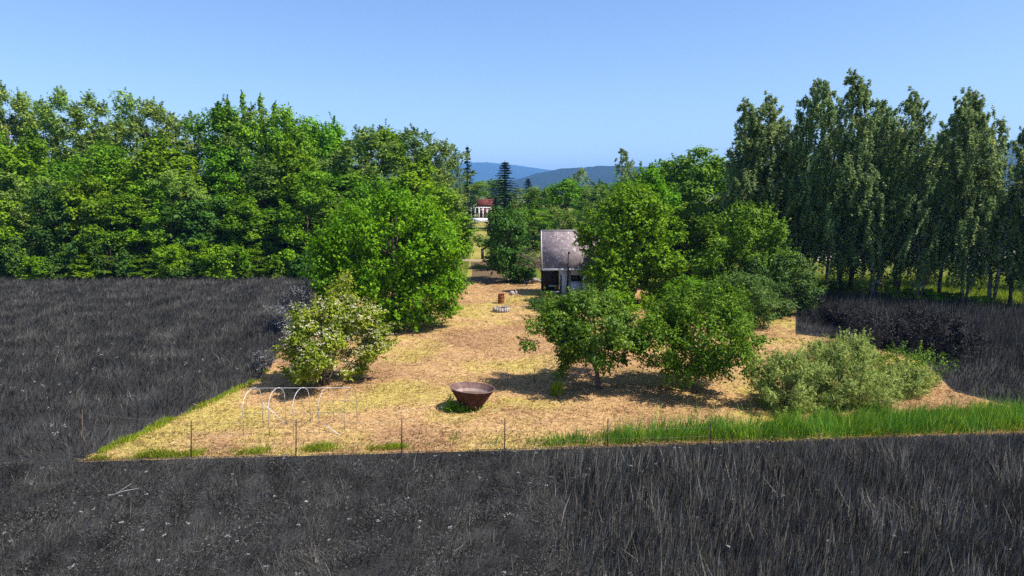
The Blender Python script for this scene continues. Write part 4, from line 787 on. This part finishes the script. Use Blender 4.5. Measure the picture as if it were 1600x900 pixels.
# ---------------------------------------------------------------- hoop frame of a poly tunnel
M['whitepipe'] = simple_mat("white_pipe", [(0.3, (0.50, 0.50, 0.53)), (0.7, (0.72, 0.72, 0.76))], 4, rough=0.5, spec=0.4, bump=0)
M['greysteel'] = simple_mat("grey_steel", [(0.3, (0.10, 0.10, 0.11)), (0.7, (0.22, 0.21, 0.21))], 4, rough=0.6, bump=0.1)
rng = np.random.default_rng(131); f0 = G(381, 682); hp = thing("hoop_frame", "bare hoops of a polytunnel frame left of the rusty cone", "frame", (f0[0], f0[1], 0))
foot_f = [G(x, 681 - i * .6) - f0 for i, x in enumerate((381, 421, 459, 499, 539))]; foot_b = [G(x, 661) - f0 for x in (411, 447, 485, 522, 558)]; tops = []
for i in range(5):
    a, b = foot_f[i], foot_b[i]; pts = [(a[0], a[1], -.1), (a[0], a[1], .9)]; wpts = []
    for th in np.linspace(0, pi, 15):
        s = (1 - cos(th)) / 2; q_ = a + (b - a) * s; wpts.append((q_[0], q_[1], 1.0 + .78 * sin(th) ** .8))
    tops.append(wpts[7]); mb = MB(); mb.tube(wpts, .010 if i < 3 else .008, 6); hoop = mb.build("hoop", M['whitepipe'] if i < 4 else M['greysteel'], hp, smooth=True)
    for e0_, e1_ in ((a, wpts[0]), (b, wpts[-1])): mb = MB(); mb.tube([(e0_[0], e0_[1], -.1), e1_], .011, 6); mb.build("leg", M['greysteel'], hoop, smooth=True)
mb = MB(); mb.tube([np.array(p_) + [0, 0, .02] for p_ in tops], .008, 6); mb.build("ridge_pole", M['whitepipe'], hp)
mb = MB(); mb.tube([(*p_, .95) for p_ in foot_f], .008, 5); mb.build("side_rail", M['greysteel'], hp); mb = MB(); mb.tube([(*p_, 1.0) for p_ in foot_b], .008, 5); mb.build("side_rail", M['greysteel'], hp)
for (x0, y0, Y0, x1, y1) in ((410, 629, 28.6, 446, 663), (420, 636, 28.3, 414, 640), (506, 662, 28.2, 531, 681)):
    a = P(x0, y0, Y0); b = np.append(G(x1, y1), .02); b = b if abs(x1 - x0) > 10 else P(x1, y1, Y0); mb = MB(); mb.tube([a - np.append(f0, 0), b - np.append(f0, 0)], .014, 6); mb.build("brace", M['whitepipe'], hp)

# ---------------------------------------------------------------- wire fence with thin posts along the front edge
M['post'] = simple_mat("weathered_post", [(0.3, (0.05, 0.035, 0.025)), (0.7, (0.13, 0.09, 0.06))], 6, stretch=(1, 1, .3), bump=.3)
M['wire'] = simple_mat("rusty_wire", [(0.3, (0.10, 0.075, 0.06)), (0.7, (0.2, 0.16, 0.13))], 6, bump=0)
fp = [(130, 717, 640), (298, 716, 657), (462, 713, 656), (627, 709, 655), (788, 714, 653), (949, 702, 654), (1110, 697, 652)]
g0 = G(130, 717); fn = thing("wire_fence", "thin wire fence on slim brown posts along the plot's front edge", "fence", (g0[0], g0[1], 0)); tp_ = []
for px, by, ty in fp:
    g = G(px, by); d = g - g0; z = ZT(ty, g[1]); x2 = XT(px + 1.0, g[1], z) - g0[0] if px > 200 else d[0] + .12; mb = MB(); mb.tube([(d[0], d[1], -.2), (x2, d[1], z)], .024 if px > 200 else .016, 7); mb.build("post", M['post'], fn, smooth=True); tp_.append((np.array([d[0], d[1], 0]), np.array([x2, d[1], z])))
for fz in (.35, .65, .93):
    mb = MB(); pts = []
    for i in range(len(tp_)):
        q_ = tp_[i][0] + (tp_[i][1] - tp_[i][0]) * fz; pts.append(q_)
        if i < len(tp_) - 1: r_ = tp_[i + 1][0] + (tp_[i + 1][1] - tp_[i + 1][0]) * fz; pts.append((q_ + r_) / 2 - [0, 0, .03])
    mb.tube(pts, .004, 4); mb.build("wire", M['wire'], fn)
mb = MB(); g = G(141, 714) - g0; mb.tube([(.06, 0, .95), (g[0], g[1], 0)], .018, 6); mb.build("brace", M['post'], fn)
# sapling stake
g = G(836, 607); sp = thing("sapling", "thin dark bare sapling standing in the apple tree's shadow", "sapling", (g[0], g[1], 0)); mb = MB(); mb.tube(wiggle(rng, (0, 0, -.1), (-.05, 0, 1.15), 5, .01), np.linspace(.024, .014, 5), 6); mb.build("stem", M['post'], sp); mb = MB()
for e in ((-.28, 0, 1.38), (.1, .05, 1.3), (-.08, 0, 1.45), (.05, 0, 1.0)): mb.tube(wiggle(rng, (-.04, 0, .9), e, 4, .03), np.linspace(.012, .005, 4), 4)
mb.build("twig", M['post'], sp)
# dry branch lying in the foreground
g = G(170, 802); db = thing("dry_branch", "pale dry forked stalk lying on the foreground grass", "stalk", (g[0], g[1], .55)); e = G(219, 794) - g; mb = MB(); mb.tube([(0, 0, 0), (e[0] * .5, e[1] * .5, .1), (e[0], e[1], .12)], [.012, .012, .006], 5); mb.tube([(e[0] * .2, e[1] * .2, .02), (e[0] * .6, e[1] * .8 + .25, .2)], [.009, .005], 5)
M['drystalk'] = simple_mat("dry_stalk", [(0.3, (0.22, 0.22, 0.225)), (0.7, (0.34, 0.34, 0.345))], 4, bump=0); mb.build("stalk", M['drystalk'], db)

# ---------------------------------------------------------------- far end of the track: pergola, wall, house, gate post
YP = 238.0; b0 = np.array([XT(736, YP, 1), YP, 0]); pg = thing("pergola", "white open pergola at the far end of the track", "pergola", b0); xw = XT(767, YP, 1) - b0[0]; zt = ZT(324, YP); M['white'] = simple_mat("white_paint", [(0.3, (0.74, 0.72, 0.70)), (0.7, (0.82, 0.80, 0.78))], 2, bump=0)
for y in (0, 3.0):
    mb = MB(); mb.box((xw / 2, y, zt - .15), (xw + .4, .2, .26)); mb.build("beam", M['white'], pg)
    for k in range(6): mb = MB(); mb.box((xw * k / 5, y, (zt - .3) / 2), (.19, .19, zt - .34)); mb.build("post", M['white'], pg)
for k in range(9): mb = MB(); mb.box((xw * k / 8, 1.5, zt + .09), (.16, 3.6, .12)); mb.build("rafter", M['white'], pg)
bw = MB(); bw.box((0, 0, .8), (5.0, .3, 1.6)); o = bw.build("garden_wall", M['white'], loc=(XT(750, YP - 12, 1), YP - 12, 0)); tag(o, "low white garden wall in front of the pergola", "wall")
M['redwall'] = simple_mat("red_boards", [(0.3, (0.17, 0.03, 0.02)), (0.7, (0.28, 0.055, 0.036))], 3, bump=0.2, stretch=(4, 4, .4)); M['redroof'] = simple_mat("red_roof", [(0.3, (0.10, 0.022, 0.015)), (0.7, (0.16, 0.036, 0.026))], 3, bump=0.3)
YH = 250.0; hx = XT(747, YH, 3); hw = XT(770, YH, 3) - hx; hzt = ZT(312, YH); hs = thing("red_house", "dark red wooden cabin behind the white pergola", "house", (hx, YH, 0)); hwz = ZT(321, YH)
mb = MB(); mb.box((hw / 2, 3, hwz / 2), (hw, 6, hwz)); mb.build("wall", M['redwall'], hs)
for sg in (1, -1): mb = MB(); a2 = atan2(hzt - hwz, 3.2); mb.box((hw / 2, 3 - sg * 1.6, (hzt + hwz) / 2 + .05), (hw + .8, math.hypot(3.4, hzt - hwz), .15), rx=a2 * sg); mb.build("roof", M['redroof'], hs)
for x in (.25, .62): f_ = MB(); f_.box((hw * x, -.02, hwz * .6), (.9, .1, 1.2)); w2 = f_.build("window", M['white'], hs); mb = MB(); mb.box((hw * x, -.08, hwz * .6), (.7, .04, 1.0)); mb.build("pane", M['glass'], w2)
M['darkblue'] = simple_mat("dark_blue_paint", [(0.3, (0.012, 0.018, 0.035)), (0.7, (0.022, 0.030, 0.055))], 3, rough=.5, bump=0)
g = G(754, 405); gp = thing("gate_post", "dark blue upright post right of the track at the road", "post", (g[0], g[1], 0)); mb = MB(); mb.box((0, 0, .75), (.42, .42, 1.5)); mb.build("pillar", M['darkblue'], gp); mb = MB(); mb.box((0, 0, 1.56), (.5, .5, .10), taper=.8); mb.build("cap", M['darkblue'], gp)
